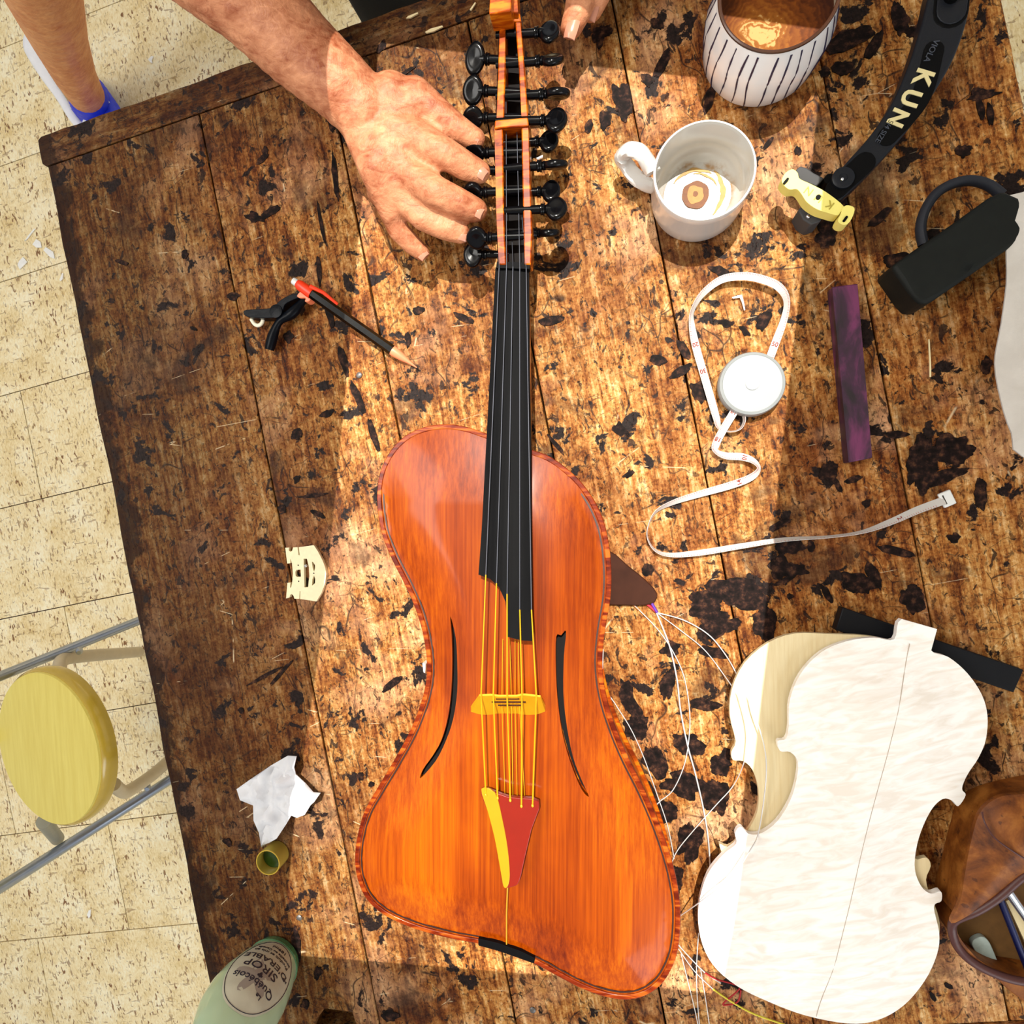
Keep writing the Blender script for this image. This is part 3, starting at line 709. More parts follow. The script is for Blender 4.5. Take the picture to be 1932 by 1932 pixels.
# pegs
def peg(x, y, side, roll, z=ZP-0.008, a=17, b=26, tilt=0, far=None):
    """head centred at picture point; side -1 left / +1 right; roll 0 shows the broad face"""
    c = P(x, y, z); fx = far if far else (1000 if side < 0 else 936)
    e = P(fx, y+tilt, z); ax = (e-c); L = ax.length; ax.normalize(); lat = Vector((-ax.y, ax.x, 0)); upv = Vector((0, 0, 1))
    A, B = a/K, b/K*0.92
    R = Matrix((ax, lat, upv)).transposed()
    roll_m = Matrix.Rotation(radians(roll), 3, ax)
    V, F = ball((0, 0, 0), A, B, 0.0042, 22, 12)
    V = [c+roll_m@(R@Vector((v.x*(1-0.15*(v.y/B)**2), v.y, v.z*(0.55+0.9*min(1, (hypot(v.x/A, v.y/B))**2))))) for v in V]
    prof = [(0.0030, A*0.5), (0.0036, A*0.9), (0.0030, A*1.02), (0.0046, A*1.06), (0.0049, A*1.14), (0.0040, A*1.2), (0.0044, A*1.28), (0.0044, A*1.4), (0.0034, A*1.46), (0.0033, L*0.6), (0.0026, L)]
    V2, F2 = lathe(c, prof, 18, axis=ax)
    return obj('peg', join((V, F), (V2, F2)), 'peg', viola)
for a in [(897, 112, -1, 12, ZP-0.004, 18, 30, 5), (893, 172, -1, 18, ZP-0.006, 19, 27, 4), (893, 224, -1, 40, ZP-0.008, 19, 22, -2), (896, 290, -1, 55, ZP-0.008, 18, 24, -4), (893, 365, -1, 62, ZP-0.006, 18, 24, -6), (893, 322, -1, 10, ZP-0.012, 18, 24, 2), (900, 450, -1, 50, ZP-0.004, 19, 24, -4), (893, 481, -1, 5, ZP-0.02, 18, 26, 0, 960)]: peg(*a)  # the lowest-set ones are dark shapes put where peg shadows fall
for a in [(1037, 62, 1, 25, ZP-0.006, 18, 28, 6), (1042, 114, 1, 48, ZP-0.004, 20, 24, 10), (1052, 178, 1, 78, ZP-0.004, 22, 22, 5), (1050, 228, 1, 20, ZP-0.002, 19, 28, 2), (1036, 268, 1, 15, ZP-0.014, 17, 24, 4), (1048, 312, 1, 75, ZP-0.005, 22, 22, 8), (1050, 395, 1, 15, ZP-0.003, 19, 24, 4), (1040, 362, 1, 15, ZP-0.016, 17, 24, 4), (1036, 440, 1, 70, ZP-0.018, 20, 20, 4)]: peg(*a)  # here too the lowest-set pegs stand in for shadows
# bridge, strings, tailpiece
ZBR = 0.093
def bridge_geo():
    f = px([(889, 1337), (905, 1342), (925, 1343), (938, 1340), (975, 1340), (990, 1343), (1015, 1342), (1029, 1336)], VZ+0.0102)
    t = px([(905, 1311), (930, 1310), (938, 1312), (978, 1312), (985, 1309), (1020, 1313)], ZBR)
    fb = spline(f, 1, False); n = 12
    def samp(L, k):
        s = k*(len(L)-1); i = min(int(s), len(L)-2); return Vector(L[i]).lerp(Vector(L[i+1]), s-i)
    V, F = [], []
    for k in range(n+1):
        a = samp(f, k/n); b = samp(t, k/n); d = Vector((0, 0.0018, 0))
        m1 = a.lerp(b, 0.3); m2 = a.lerp(b, 0.7)
        V += [a-d*1.3, m1-d*1.1, m2-d*0.7, b-d*0.4, b+d*0.4, m2+d*0.7, m1+d*1.1, a+d*1.3]
    for k in range(n):
        for j in range(8): F.append((k*8+j, k*8+(j+1) % 8, (k+1)*8+(j+1) % 8, (k+1)*8+j))
    F += [tuple(range(8))[::-1], tuple(n*8+j for j in range(8))]
    return V, F
br = obj('bridge', bridge_geo(), 'bridge_yellow', viola, label='yellow maple bridge')
for (x0, x1, y, hgt) in ((936, 980, 1318, .0008), (928, 992, 1324, .001), (940, 984, 1330, .0008)):
    a = P(x0, y, ZBR-0.003); b = P(x1, y, ZBR-0.003); obj('cutout', tube([a, b], 0.0006, 6), 'walnut', br)
st = [((942, 506), (917, 1084), (908, 1312), (917, 1499)), ((956, 504), (937, 1100), (931, 1311), (939, 1505)), ((968, 504), (957, 1120), (957, 1311), (963, 1509)), ((981, 505), (981, 1150), (985, 1311), (984, 1520)), ((993, 507), (1003, 1150), (1012, 1313), (1005, 1519))]
for k, (a, b, c, d) in enumerate(st):
    pa = P(a[0], a[1], ZN+0.0045); pb = P(b[0], b[1], fbz(b[1])+0.004); pc = P(c[0], c[1], ZBR+0.001); pd = P(d[0], d[1], 0.0825)
    obj('string', tube([pa, pb], 0.00045, 6), 'steel_string', viola)
    obj('string', tube([pb, pc, pd], [0.0005, 0.0006, 0.0007], 6), 'string', viola)
    pe = P((944, 955, 966, 975, 984)[k], (300, 140, 445, 215, 395)[k], ZP-0.007); obj('string', tube([pe, pa], 0.0003, 6), 'steel_string', viola)
for x0, x1, x2 in ((949, 947, 953), (962, 965, 968), (972, 972, 976), (978, 980, 990)):
    obj('string', tube([P(x0, 1205, 0.072), P(x1, 1325, ZBR-0.008), P(x2, 1500, 0.074)], 0.0003, 5), 'string', viola, label='thin sympathetic string')
zt = 0.082
tail = obj('tailpiece', slab(xy(spline(px([(908, 1488), (960, 1503), (1017, 1512), (1003, 1565), (990, 1620), (980, 1662), (968, 1672), (950, 1672), (944, 1640), (933, 1580), (920, 1530)], zt), 3)), zt-0.005, zt), 'tail_red', viola, bevel=0.0008, label='flared red tailpiece')
obj('tailpiece_painted_highlight', slab(xy(spline(px([(908, 1488), (934, 1495), (948, 1545), (958, 1600), (962, 1650), (958, 1672), (950, 1672), (944, 1640), (933, 1580), (920, 1530)], zt+0.001), 3)), zt-0.001, zt+0.0008), 'tail_highlight_and_gut', tail, bevel=0.0004, label='yellow highlight painted along the left side')  # same varnish as the rest; its lit side is painted yellow
for x, y in ((917, 1499), (939, 1505), (963, 1509), (984, 1520), (1005, 1519)):
    obj('string_end', ball(P(x, y, zt+0.001), 0.0011, 0.0016, 0.001, 8, 6), 'string', tail)
obj('tail_gut', tube([P(958, 1668, zt-0.002), P(956, 1720, VZ+0.016), P(956, 1780, VZ+0.004)], 0.0006, 8), 'tail_highlight_and_gut', viola)

# ================================================================ PERSON AT THE BENCH (right hand on the pegs, left hand above)
man = empty('person', (P(800, -120, 0).x, P(800, -120, 0).y, ZF), 'person in a black top reaching both bare hands over the bench towards the black pegs', 'person')
def chain(pts):                                              # pts: (x, y, z, r) in metres
    gs = []
    for (a, b) in zip(pts[:-1], pts[1:]):
        A = Vector(a[:3]); B = Vector(b[:3]); n = max(2, int((B-A).length/(min(a[3], b[3])*0.35)))
        for i in range(n+1):
            t = i/n; p = A.lerp(B, t); r = a[3]*(1-t)+b[3]*t; fl = 0.82 if len(a) < 5 else a[4]
            gs.append(ball(p, r, r, r*fl, 14, 8))
    return gs
def pc(x, y, z, r, fl=0.85): p = P(x, y, z); return (p.x, p.y, p.z, r, fl)
parts = []
parts += chain([pc(120, -420, 0.16, 0.043, 1), pc(330, -120, 0.12, 0.040, 0.95), pc(470, -5, 0.10, 0.0355, 0.9), pc(560, 88, 0.085, 0.0315, 0.85), pc(640, 160, 0.075, 0.0275, 0.75), pc(680, 200, 0.070, 0.0262, 0.7)])
# palm: strokes from the wrist to each knuckle
kn = [(792, 192, .068, .0125), (790, 262, .070, .0135), (770, 325, .066, .0135), (755, 370, .060, .0120), (738, 400, .054, .0105)]
for (x, y, z, r) in kn: parts += chain([pc(672, 205, 0.066, 0.019, 0.75), pc((672+x)/2+6, (205+y)/2+8, 0.069, 0.0165, 0.8), pc(x, y, z, r, 0.85)])
parts += chain([pc(735, 180, 0.068, 0.019, 0.8), pc(745, 290, 0.064, 0.018, 0.8), pc(722, 360, 0.054, 0.014, 0.8)])
# thumb, index, middle, ring, little
parts += chain([pc(780, 180, .066, .0150), pc(828, 216, .064, .0122), pc(866, 246, .060, .0108), pc(896, 262, .057, .0088)])
parts += chain([pc(788, 262, .070, .0132), pc(840, 290, .072, .0122), pc(876, 312, .066, .0112), pc(904, 325, .060, .0095)])
parts += chain([pc(768, 325, .066, .0130), pc(822, 362, .070, .0125), pc(868, 384, .064, .0115), pc(898, 397, .058, .0098)])
parts += chain([pc(755, 372, .058, .0115), pc(800, 412, .058, .0105), pc(838, 430, .054, .0098), pc(870, 441, .050, .0085)])
parts += chain([pc(738, 400, .050, .0102), pc(752, 435, .046, .0092), pc(776, 460, .040, .0086), pc(795, 476, .036, .0074)])
# upper arm to shoulder, shoulders, left arm
sh_r = (P(330, -120, 0.12)+Vector((-0.02, 0.30, 0.22))); sh_l = Vector((sh_r.x+0.40, sh_r.y, sh_r.z))
p0 = pc(120, -420, 0.16, 0.043, 1)
parts += chain([p0, (p0[0]+0.02, p0[1]+0.06, p0[2]+0.1, 0.047, 1), (sh_r.x, sh_r.y+0.04, sh_r.z, 0.055, 1), (sh_l.x, sh_l.y+0.04, sh_l.z, 0.055, 1)])
el = P(1260, -560, 0.14)
def pcl(x, y, z, r, fl=0.85): return pc(x, y*1.8 if y < 0 else y, z*0.5+(0.02 if y < -100 else 0), r*1.04, fl)
parts += chain([(sh_l.x, sh_l.y+0.04, sh_l.z, 0.055, 1), (el.x+0.02, el.y+0.05, 0.16, 0.042, 1), (el.x, el.y, 0.13, 0.038, 1), pcl(1215, -230, 0.10, 0.029, 0.8), pcl(1190, -150, 0.09, 0.027, 0.75)])
kl = [(1120, -60), (1140, -85), (1172, -85), (1200, -85), (1226, -95)]
for (x, y) in kl: parts += chain([pcl(1190, -150, 0.09, 0.024, 0.75), pcl(x, y, 0.088, 0.0135)])
parts += chain([pcl(1120, -70, .088, .0135), pcl(1103, -25, .086, .0120), pcl(1090, 22, .080, .0108), pcl(1078, 52, .074, .0090)])
parts += chain([pcl(1150, -85, .086, .0130), pcl(1142, -40, .078, .0118), pcl(1128, -6, .068, .0105), pcl(1116, 20, .060, .0088)])
parts += chain([pcl(1180, -85, .086, .0125), pcl(1182, -50, .076, .0112), pcl(1172, -25, .064, .0100), pcl(1160, -16, .056, .0085)])
parts += chain([pcl(1206, -88, .084, .0115), pcl(1212, -60, .074, .0105), pcl(1206, -40, .064, .0095), pcl(1196, -34, .056, .0080)])
parts += chain([pcl(1228, -96, .080, .0102), pcl(1238, -72, .070, .0092), pcl(1236, -58, .062, .0084), pcl(1228, -52, .056, .0072)])
arm = obj('body', join(*parts), 'skin', man, label='bare tanned forearms and hands')
rm = arm.modifiers.new('remesh', 'REMESH'); rm.mode = 'VOXEL'; rm.voxel_size = 0.0022; rm.use_smooth_shade = True
sm = arm.modifiers.new('smooth', 'SMOOTH'); sm.factor = 0.5; sm.iterations = 5
def nail(x, y, z, dx, dy, w_=0.0043, l_=0.0052):
    z -= 0.0011; c = P(x, y, z); d = (P(x+dx, y+dy, z)-c).normalized(); s = Vector((-d.y, d.x, 0))
    V, F = [], []
    for i in range(6):
        for j in range(7):
            u = -1+2*i/5; v = -1+2*j/6; ww = w_*(0.85+0.15*cos(u*1.2))
            V.append(c+d*(u*l_)+s*(v*ww)+Vector((0, 0, -0.0016*v*v-0.0012*max(0, u)**2*1.5)))
    for i in range(5):
        for j in range(6): F.append((i*7+j, i*7+j+1, (i+1)*7+j+1, (i+1)*7+j))
    n = len(V); V2 = V+[v-Vector((0, 0, 0.0012)) for v in V]
    F2 = F+[tuple(k+n for k in reversed(f)) for f in F]
    o = obj('fingernail', (V2, F2), 'nail', man)
for a in [(893, 256, .0650, 3, 2), (905, 322, .0695, 3, 2), (898, 396, .0668, 3, 1.5), (868, 441, .0575, 4, 1), (792, 474, .0425, 3, 3, .0045, .006), (1079, 50, .0470, -1, 3, .005, .0075), (1117, 20, .0395, -1, 3, .0045, .006)]: nail(*a)
# black top: torso leaning on the bench edge, with sleeves
tp = P(800, -10, -0.02)
def torso():
    V, F = [], []; seg = 40; lv = []
    edge = P(690, 30, -0.06); ed2 = P(960, -62, -0.06); mid = (edge+ed2)/2
    dirx = (ed2-edge).normalized(); nrm = Vector((-dirx.y, dirx.x, 0))
    if nrm.y < 0: nrm = -nrm
    hw = (ed2-edge).length/2+0.028
    data = [(-0.86, 0.9, 0.11), (-0.5, 1.0, 0.12), (-0.12, 1.02, 0.115), (-0.06, 1.02, 0.11), (0.1, 1.15, 0.12), (0.25, 1.35, 0.12), (0.33, 1.3, 0.10), (0.37, 0.6, 0.06)]
    for (z, wx, dp) in data:
        c = mid+nrm*(dp+0.004+max(0, z)*0.55); c.z = z
        for k in range(seg):
            a = 2*pi*k/seg; f = 1+0.04*sin(a*7+z*9)
            V.append(c+dirx*(hw*wx*f*(abs(cos(a))**0.6)*(1 if cos(a) > 0 else -1))+nrm*(dp*(abs(sin(a))**0.7)*(1 if sin(a) > 0 else -1)))
    for i in range(len(data)-1):
        for k in range(seg): F.append((i*seg+k, i*seg+(k+1) % seg, (i+1)*seg+(k+1) % seg, (i+1)*seg+k))
    F += [tuple(range(seg))[::-1], tuple((len(data)-1)*seg+k for k in range(seg))]
    return V, F
obj('black_top', torso(), 'black_cloth', man)
def sleeve(a, b, r0, r1): return tube([Vector(a).lerp(Vector(b), t/6) for t in range(7)], [r0+(r1-r0)*t/6+0.004*(t % 2) for t in range(7)], 20)
obj('sleeve', sleeve((sh_r.x+0.03, sh_r.y+0.02, sh_r.z+0.01), (p0[0]+0.02, p0[1]+0.07, p0[2]+0.11), 0.078, 0.064), 'black_cloth', man)
obj('sleeve', sleeve((sh_l.x-0.03, sh_l.y+0.02, sh_l.z+0.01), (el.x+0.02, el.y+0.07, 0.18), 0.078, 0.058), 'black_cloth', man)

# ================================================================ SECOND PERSON: one bare leg beside the bench
def pz(x, y, z): return P(x, y, z)
man2 = empty('person', (pz(170, 185, ZF).x, pz(170, 185, ZF).y, ZF), 'bare leg in a blue shoe on the cork floor at the top left', 'person')
lp = [(-30, -260, -0.10, 0.064), (35, -120, -0.26, 0.062), (82, -10, -0.40, 0.058), (110, 70, -0.54, 0.049), (140, 140, -0.67, 0.041), (162, 178, -0.76, 0.037), (176, 196, -0.81, 0.036)]
gs = []
for a, b in zip(lp[:-1], lp[1:]):
    A = pz(*a[:3]); B = pz(*b[:3])
    for i in range(9): t = i/8; r = a[3]+(b[3]-a[3])*t; gs.append(ball(A.lerp(B, t), r*1.02, r, r, 18, 10))
A = pz(176, 196, -0.82); foot_d = Vector((0.55, -0.83, 0)).normalized()
for i in range(10): t = i/9; gs.append(ball(A+foot_d*(0.15*t)+Vector((0, 0, -0.008*t)), 0.034-0.006*t, 0.034-0.006*t, 0.026-0.008*t, 16, 8))
lg = obj('leg', join(*gs), 'leg_skin', man2)
rm = lg.modifiers.new('remesh', 'REMESH'); rm.mode = 'VOXEL'; rm.voxel_size = 0.004; rm.use_smooth_shade = True
sm = lg.modifiers.new('smooth', 'SMOOTH'); sm.factor = 0.5; sm.iterations = 4
gs = []
for i in range(14):
    t = i/13; r = 0.044-0.004*t+0.004*sin(t*pi); gs.append(ball(A+foot_d*(-0.022+0.20*t)+Vector((0, 0, -0.002-0.006*t)), r, r, min(0.036, 0.034), 18, 8))
V, F = join(*gs)[:2]
V = [Vector((v.x, v.y, max(v.z, ZF+0.006))) for v in V]
shoe = obj('shoe', (V, F), 'blue', man2, label='blue shoe')
rm = shoe.modifiers.new('remesh', 'REMESH'); rm.mode = 'VOXEL'; rm.voxel_size = 0.004; rm.use_smooth_shade = True
gs = chain([tuple(pz(166, 184, -0.775))+(0.041, 1.0), tuple(pz(172, 196, -0.81))+(0.043, 1.0)])
cv, cf = join(*gs)[:2]
obj('shoe_collar', (cv, cf), 'blue', shoe, label='blue padded shoe collar')
sp = [A+foot_d*0.035+Vector((0, 0, 0.031))+Vector((foot_d.y, -foot_d.x, 0))*s for s in (-0.038, -0.02, 0, 0.02, 0.038)]
obj('shoe_stripe', tube([p-Vector((0, 0, abs(k-2)**2*0.0035)) for k, p in enumerate(sp)], 0.005, 8, 0.4), 'white_shoe', shoe)
wpth = spline([pz(62, 62, -0.835), pz(60, 85, -0.835), pz(74, 118, -0.838), pz(95, 155, -0.84), pz(118, 190, -0.842), pz(138, 222, -0.843), pz(170, 262, -0.843)], 4, False)
rr = [0.012+0.008*sin(min(1, i/5)*pi/2)-0.010*min(1, max(0, (i-5)/9)) for i in range(len(wpth))]
obj('white_shoe', tube(wpth, rr, 16, 0.8), 'white_shoe', man2, label='narrow white edge of the other shoe')

# ================================================================ MUGS
def mug_shell(parent, c, outer, inner, m_out, m_in, seg=64):
    prof = outer+list(reversed(inner)); g = lathe(c, prof, seg)
    n_out = (len(outer))*seg
    idx = [0 if i < n_out else 1 for i in range(len(g[1]))]
    return obj('cup_body', (g[0], g[1], idx), [m_out, m_in], parent)
hm = 0.073; rc = P(1470, -12, hm); rR = (P(1588, -12, hm)-rc).length
mug = empty('striped_mug', (rc.x, rc.y, 0), 'white mug with thin navy vertical lines and a brown rim, holding milky coffee', 'mug')
rb = 96/K
outer = [(0.0, 0.0), (rb*0.86, 0.0), (rb*0.96, 0.002), (rb, 0.006), (rb*1.03, 0.02), (rb*1.06, 0.045), (rR*0.995, hm-0.002), (rR*0.985, hm)]
inner = [(0.0, 0.006), (rb*0.8, 0.006), (rb*0.93, 0.014), (rb*0.97, 0.045), (rR*0.95, hm-0.001), (rR*0.965, hm)]
mug_shell(mug, (rc.x, rc.y, 0), outer, inner, 'mug_white', 'cream_ceramic')
obj('rim', tube([(rc.x+rR*0.972*cos(a), rc.y+rR*0.972*sin(a), hm+0.0002) for a in [2*pi*i/72 for i in range(72)]], 0.0014, 8, closed=True), 'rim_brown', mug)
def radm(z):
    for (r0, z0), (r1, z1) in zip(outer[2:-1], outer[3:]):
        if z0 <= z <= z1: return r0+(r1-r0)*(z-z0)/(z1-z0+1e-9)
    return rR
random.seed(11)
for k in range(27):
    a0 = 2*pi*k/27+random.uniform(-0.02, 0.02); ph = random.uniform(0, 6); tl = random.uniform(-0.03, 0.08)
    pth = [(rc.x+radm(z)*cos(a0+tl*(z/hm)+0.02*sin(z*90+ph)), rc.y+radm(z)*sin(a0+tl*(z/hm)+0.02*sin(z*90+ph)), z) for z in [0.004+(hm-0.009)*i/10 for i in range(11)]]
    obj('painted_line', tube(pth, [random.uniform(0.0004, 0.0009) for _ in pth], 5), 'navy', mug)
cz = 0.052; cr = rb*0.968
obj('coffee', lathe((rc.x, rc.y, cz), [(0.0, 0.0), (cr*0.5, 0.0), (cr*0.985, 0.0002), (cr, 0.0006), (cr, -0.002)], 64), 'coffee', mug, label='milky brown coffee with a pale heart')
hc = 0.053; cc = P(1329, 321, hc); cR = (P(1428, 321, hc)-cc).length
cup = empty('teacup', (cc.x, cc.y, 0), 'empty white cup with a twisted handle and brown coffee dregs at its bottom', 'cup')
cb = 80/K
outer = [(0.0, 0.0), (cb*0.9, 0.0), (cb*0.98, 0.0015), (cb, 0.005), (cb*1.02, 0.02), (cR*0.97, 0.04), (cR, hc-0.001), (cR*0.985, hc)]
inner = [(0.0, 0.006), (cb*0.72, 0.0065), (cb*0.88, 0.012), (cb*0.95, 0.024), (cR*0.93, hc-0.003), (cR*0.955, hc)]
mug_shell(cup, (cc.x, cc.y, 0), outer, inner, 'ceramic', 'residue')
def wob(cx, cy, r0, amp, n, seed): return [(cx+r0*(1+amp*noise.noise(Vector((cos(a)*1.5, sin(a)*1.5, seed))))*cos(a), cy+r0*(1+amp*noise.noise(Vector((cos(a)*1.5, sin(a)*1.5, seed))))*sin(a)) for a in [2*pi*i/n for i in range(n)]]
dx_, dy_ = cc.x-0.0015, cc.y+0.0005
obj('coffee_dregs', slab(wob(dx_, dy_, 0.0108, 0.12, 40, 3), 0.0055, 0.0074), 'dregs', cup, smooth=False, label='brown ring of dried coffee')
obj('coffee_dregs', slab(wob(dx_-0.0003, dy_-0.0002, 0.0070, 0.3, 36, 8), 0.0055, 0.0076), 'dregs_light', cup, smooth=False)
obj('coffee_dregs', slab(wob(dx_-0.0001, dy_+0.0002, 0.0021, 0.3, 20, 5), 0.0055, 0.0078), 'dregs', cup, smooth=False)
for (a0, a1, rr0, w0, sd) in ((-0.9, 0.9, 0.0215, 0.0016, 1), (0.9, 2.6, 0.0200, 0.0012, 4), (0.3, 1.7, 0.0170, 0.0007, 9)):
    o1, o2 = [], []
    for i in range(25):
        a_ = a0+(a1-a0)*i/24; f_ = 1+0.10*noise.noise(Vector((cos(a_)*2, sin(a_)*2, sd))); ww_ = w0*(0.25+sin(pi*i/24))*(1+0.5*noise.noise(Vector((a_*5, sd, 0))))
        o1.append((dx_+(rr0*f_+ww_)*cos(a_), dy_+(rr0*f_+ww_)*sin(a_))); o2.append((dx_+(rr0*f_-ww_)*cos(a_), dy_+(rr0*f_-ww_)*sin(a_)))
    obj('coffee_streak', slab(o1+o2[::-1], 0.0058, 0.0071), 'dregs_pale', cup, smooth=False)
hpts = spline([P(1231, 326, 0.040), P(1215, 292, 0.042), P(1190, 284, 0.038), P(1174, 294, 0.030), P(1180, 312, 0.022), P(1205, 338, 0.016), P(1238, 352, 0.012)], 6, False)
V, F = tube(hpts, [0.0058]*len(hpts), 16)
for i in range(len(hpts)):
    for k in range(16):
        q = V[i*16+k]; q += (q-hpts[i])*(0.15*cos(3*(2*pi*k/16)+i*0.42))
obj('handle', (V, F), 'ceramic', cup, label='twisted rope handle')

# ================================================================ SHOULDER REST
rest = empty('shoulder_rest', (P(1690, 190).x, P(1690, 190).y, 0), 'curved charcoal plastic shoulder rest with gold letters and a pale yellow foot', 'shoulder rest')
zr = 0.034
L_ = [(1775, -90), (1757, -30), (1748, 10), (1735, 60), (1712, 130), (1680, 200), (1640, 258), (1592, 312), (1553, 362)]
R_ = [(1585, 380), (1622, 345), (1672, 293), (1722, 234), (1766, 170), (1800, 110), (1822, 50), (1832, 0), (1840, -90)]
ro = xy(spline(px(L_, zr), 4, False))+xy(spline(px(R_, zr), 4, False))
obj('bar', slab(ro, 0.018, zr, [], 0.012), 'rest_black', rest, bevel=0.0022, seg=3)
def onrest(name, pts_, z0, z1, m, closed_sp=0, par=rest, **kw):
    q = px(pts_, z1); q = xy(spline(q, closed_sp)) if closed_sp else xy(q)
    return obj(name, slab(q, z0, z1), m, par, **kw)
a = P(1762, 95, zr); b = P(1674, 258, zr); mid = P(1724, 180, zr)+Vector((0.004, -0.003, 0))
cp = spline([a, mid, b], 10, False); w2 = 15/K
lf = [(p.x-w2*1.0*(cp[min(i+1, len(cp)-1)]-cp[max(i-1, 0)]).normalized().y, p.y+w2*(cp[min(i+1, len(cp)-1)]-cp[max(i-1, 0)]).normalized().x) for i, p in enumerate(cp)]
rt = [(p.x+w2*1.0*(cp[min(i+1, len(cp)-1)]-cp[max(i-1, 0)]).normalized().y, p.y-w2*(cp[min(i+1, len(cp)-1)]-cp[max(i-1, 0)]).normalized().x) for i, p in enumerate(cp)]
def endcap(c, d, r, n=7):
    a0 = atan2(d.y, d.x); return [(c.x+r*cos(a0-pi/2+pi*i/n), c.y+r*sin(a0-pi/2+pi*i/n)) for i in range(1, n)]
outl = lf[::-1]+[q for q in reversed(endcap(cp[0], (cp[0]-cp[1]), w2))][::-1][::-1]
outl = rt+endcap(cp[-1], cp[-1]-cp[-2], w2)[::1]+lf[::-1]+endcap(cp[0], cp[0]-cp[1], w2)
obj('name_panel', slab([tuple(q) for q in outl], zr-0.001, zr+0.0004), 'rest_dark', rest, smooth=False, label='black inlaid name panel')
zl = zr+0.0006
for s_, c_, q_, sz, m, bo in (('K', (1741, 145), (1719, 191), 0.0170, 'gold', .0006), ('U', (1717, 185), (1697, 228), 0.0170, 'gold', .0006), ('N', (1693, 222), (1670, 262), 0.0160, 'gold', .0006), ('VIOLA', (1757, 96), (1740, 130), 0.0058, 'faint', 0), ('5/4 SIZE', (1668, 248), (1655, 268), 0.0052, 'faint', 0)):
    obj('letter' if len(s_) == 1 else 'small_lettering', text_at(s_, sz, c_, q_, zl, 0.0004, bo), m, rest, smooth=False)
def slot(a, b, r, z0, z1, m, name='slot'):
    return obj(name, slab(capsule2(P(*a, z1), P(*b, z1), r/K), z0, z1), m, rest, bevel=0.0006)
slot((1802, -60), (1794, 22), 26, zr-0.001, zr+0.0003, 'rest_dark')
slot((1803, -60), (1796, 18), 22, zr, zr+0.0012, 'rest_black', 'slide')
slot((1800, -30), (1800, -14), 11, zr, zr+0.006, 'rest_dark', 'knob')
slot((1632, 306), (1578, 356), 17, zr-0.001, zr+0.0003, 'rest_dark')
obj('knob', lathe(P(1589, 338, zr), [(0.0078, 0), (0.0078, 0.003), (0.0068, 0.0036), (0.0030, 0.0036), (0.0026, 0.003), (0.0, 0.003)], 28), 'rest_black', rest)
obj('pin', ball(P(1589, 338, zr+0.0035), 0.0014, 0.0014, 0.001, 10, 6), 'chrome', rest)
obj('post', lathe(P(1545, 368, 0.0), [(0.009, 0), (0.009, 0.004), (0.004, 0.006), (0.004, 0.030)], 20), 'rest_dark', rest)
obj('grip_pad', slab(xy(px([(1500, 322), (1510, 313), (1522, 316), (1536, 326), (1556, 336), (1540, 352), (1508, 340)], 0.028)), 0.006, 0.028), 'grey_rubber', rest, bevel=0.001)
obj('grip_pad', slab(xy(px([(1506, 396), (1516, 385), (1545, 392), (1556, 402), (1548, 418), (1530, 424), (1515, 414)], 0.024)), 0.0, 0.024), 'grey_rubber', rest, bevel=0.001)
zy = 0.043
ft = obj('foot', slab(xy(spline(px([(1475, 343), (1481, 327), (1495, 319), (1505, 326), (1509, 337), (1530, 347), (1560, 363), (1592, 389), (1586, 400), (1580, 406), (1560, 401), (1540, 394), (1522, 381), (1512, 366), (1503, 357), (1488, 357)], zy), 4)), 0.030, zy, [], 0.006), 'rubber_yellow', rest, bevel=0.0018, seg=3, label='pale yellow rubber foot')
obj('foot_tip', slab(xy(spline(px([(1591, 391), (1600, 387), (1612, 392), (1610, 406), (1600, 422), (1588, 423), (1581, 416), (1586, 404)], zy+0.001), 3)), 0.030, zy+0.001), 'rubber_yellow', ft, bevel=0.0015, seg=3)
for s_, c_ in (('N', (1526, 360)), ('U', (1545, 373)), ('K', (1566, 386))): obj('moulded_letter', text_at(s_, 0.0078, c_, (c_[0]-20, c_[1]-13), zy+0.0002, 0.0003), 'rubber_letter', ft, smooth=False)
obj('screw_hole', lathe(P(1543.5, 372.5, zy), [(0.0018, 0), (0.0018, 0.0007), (0, 0.0007)], 14), 'rest_dark', ft)
for (x0, y0, x1, y1, pp) in ((1480, 345, 1486, 338, 0), (1592, 417, 1597, 410, 1)): obj('slit', slab(capsule2(P(x0, y0, zy+0.001), P(x1, y1, zy+0.001), 2.0/K), zy-0.001, zy+0.0016), 'rest_dark', ft)
obj('pin', ball(P(1525, 408, 0.025), 0.0017, 0.0017, 0.001, 10, 6), 'chrome', rest)

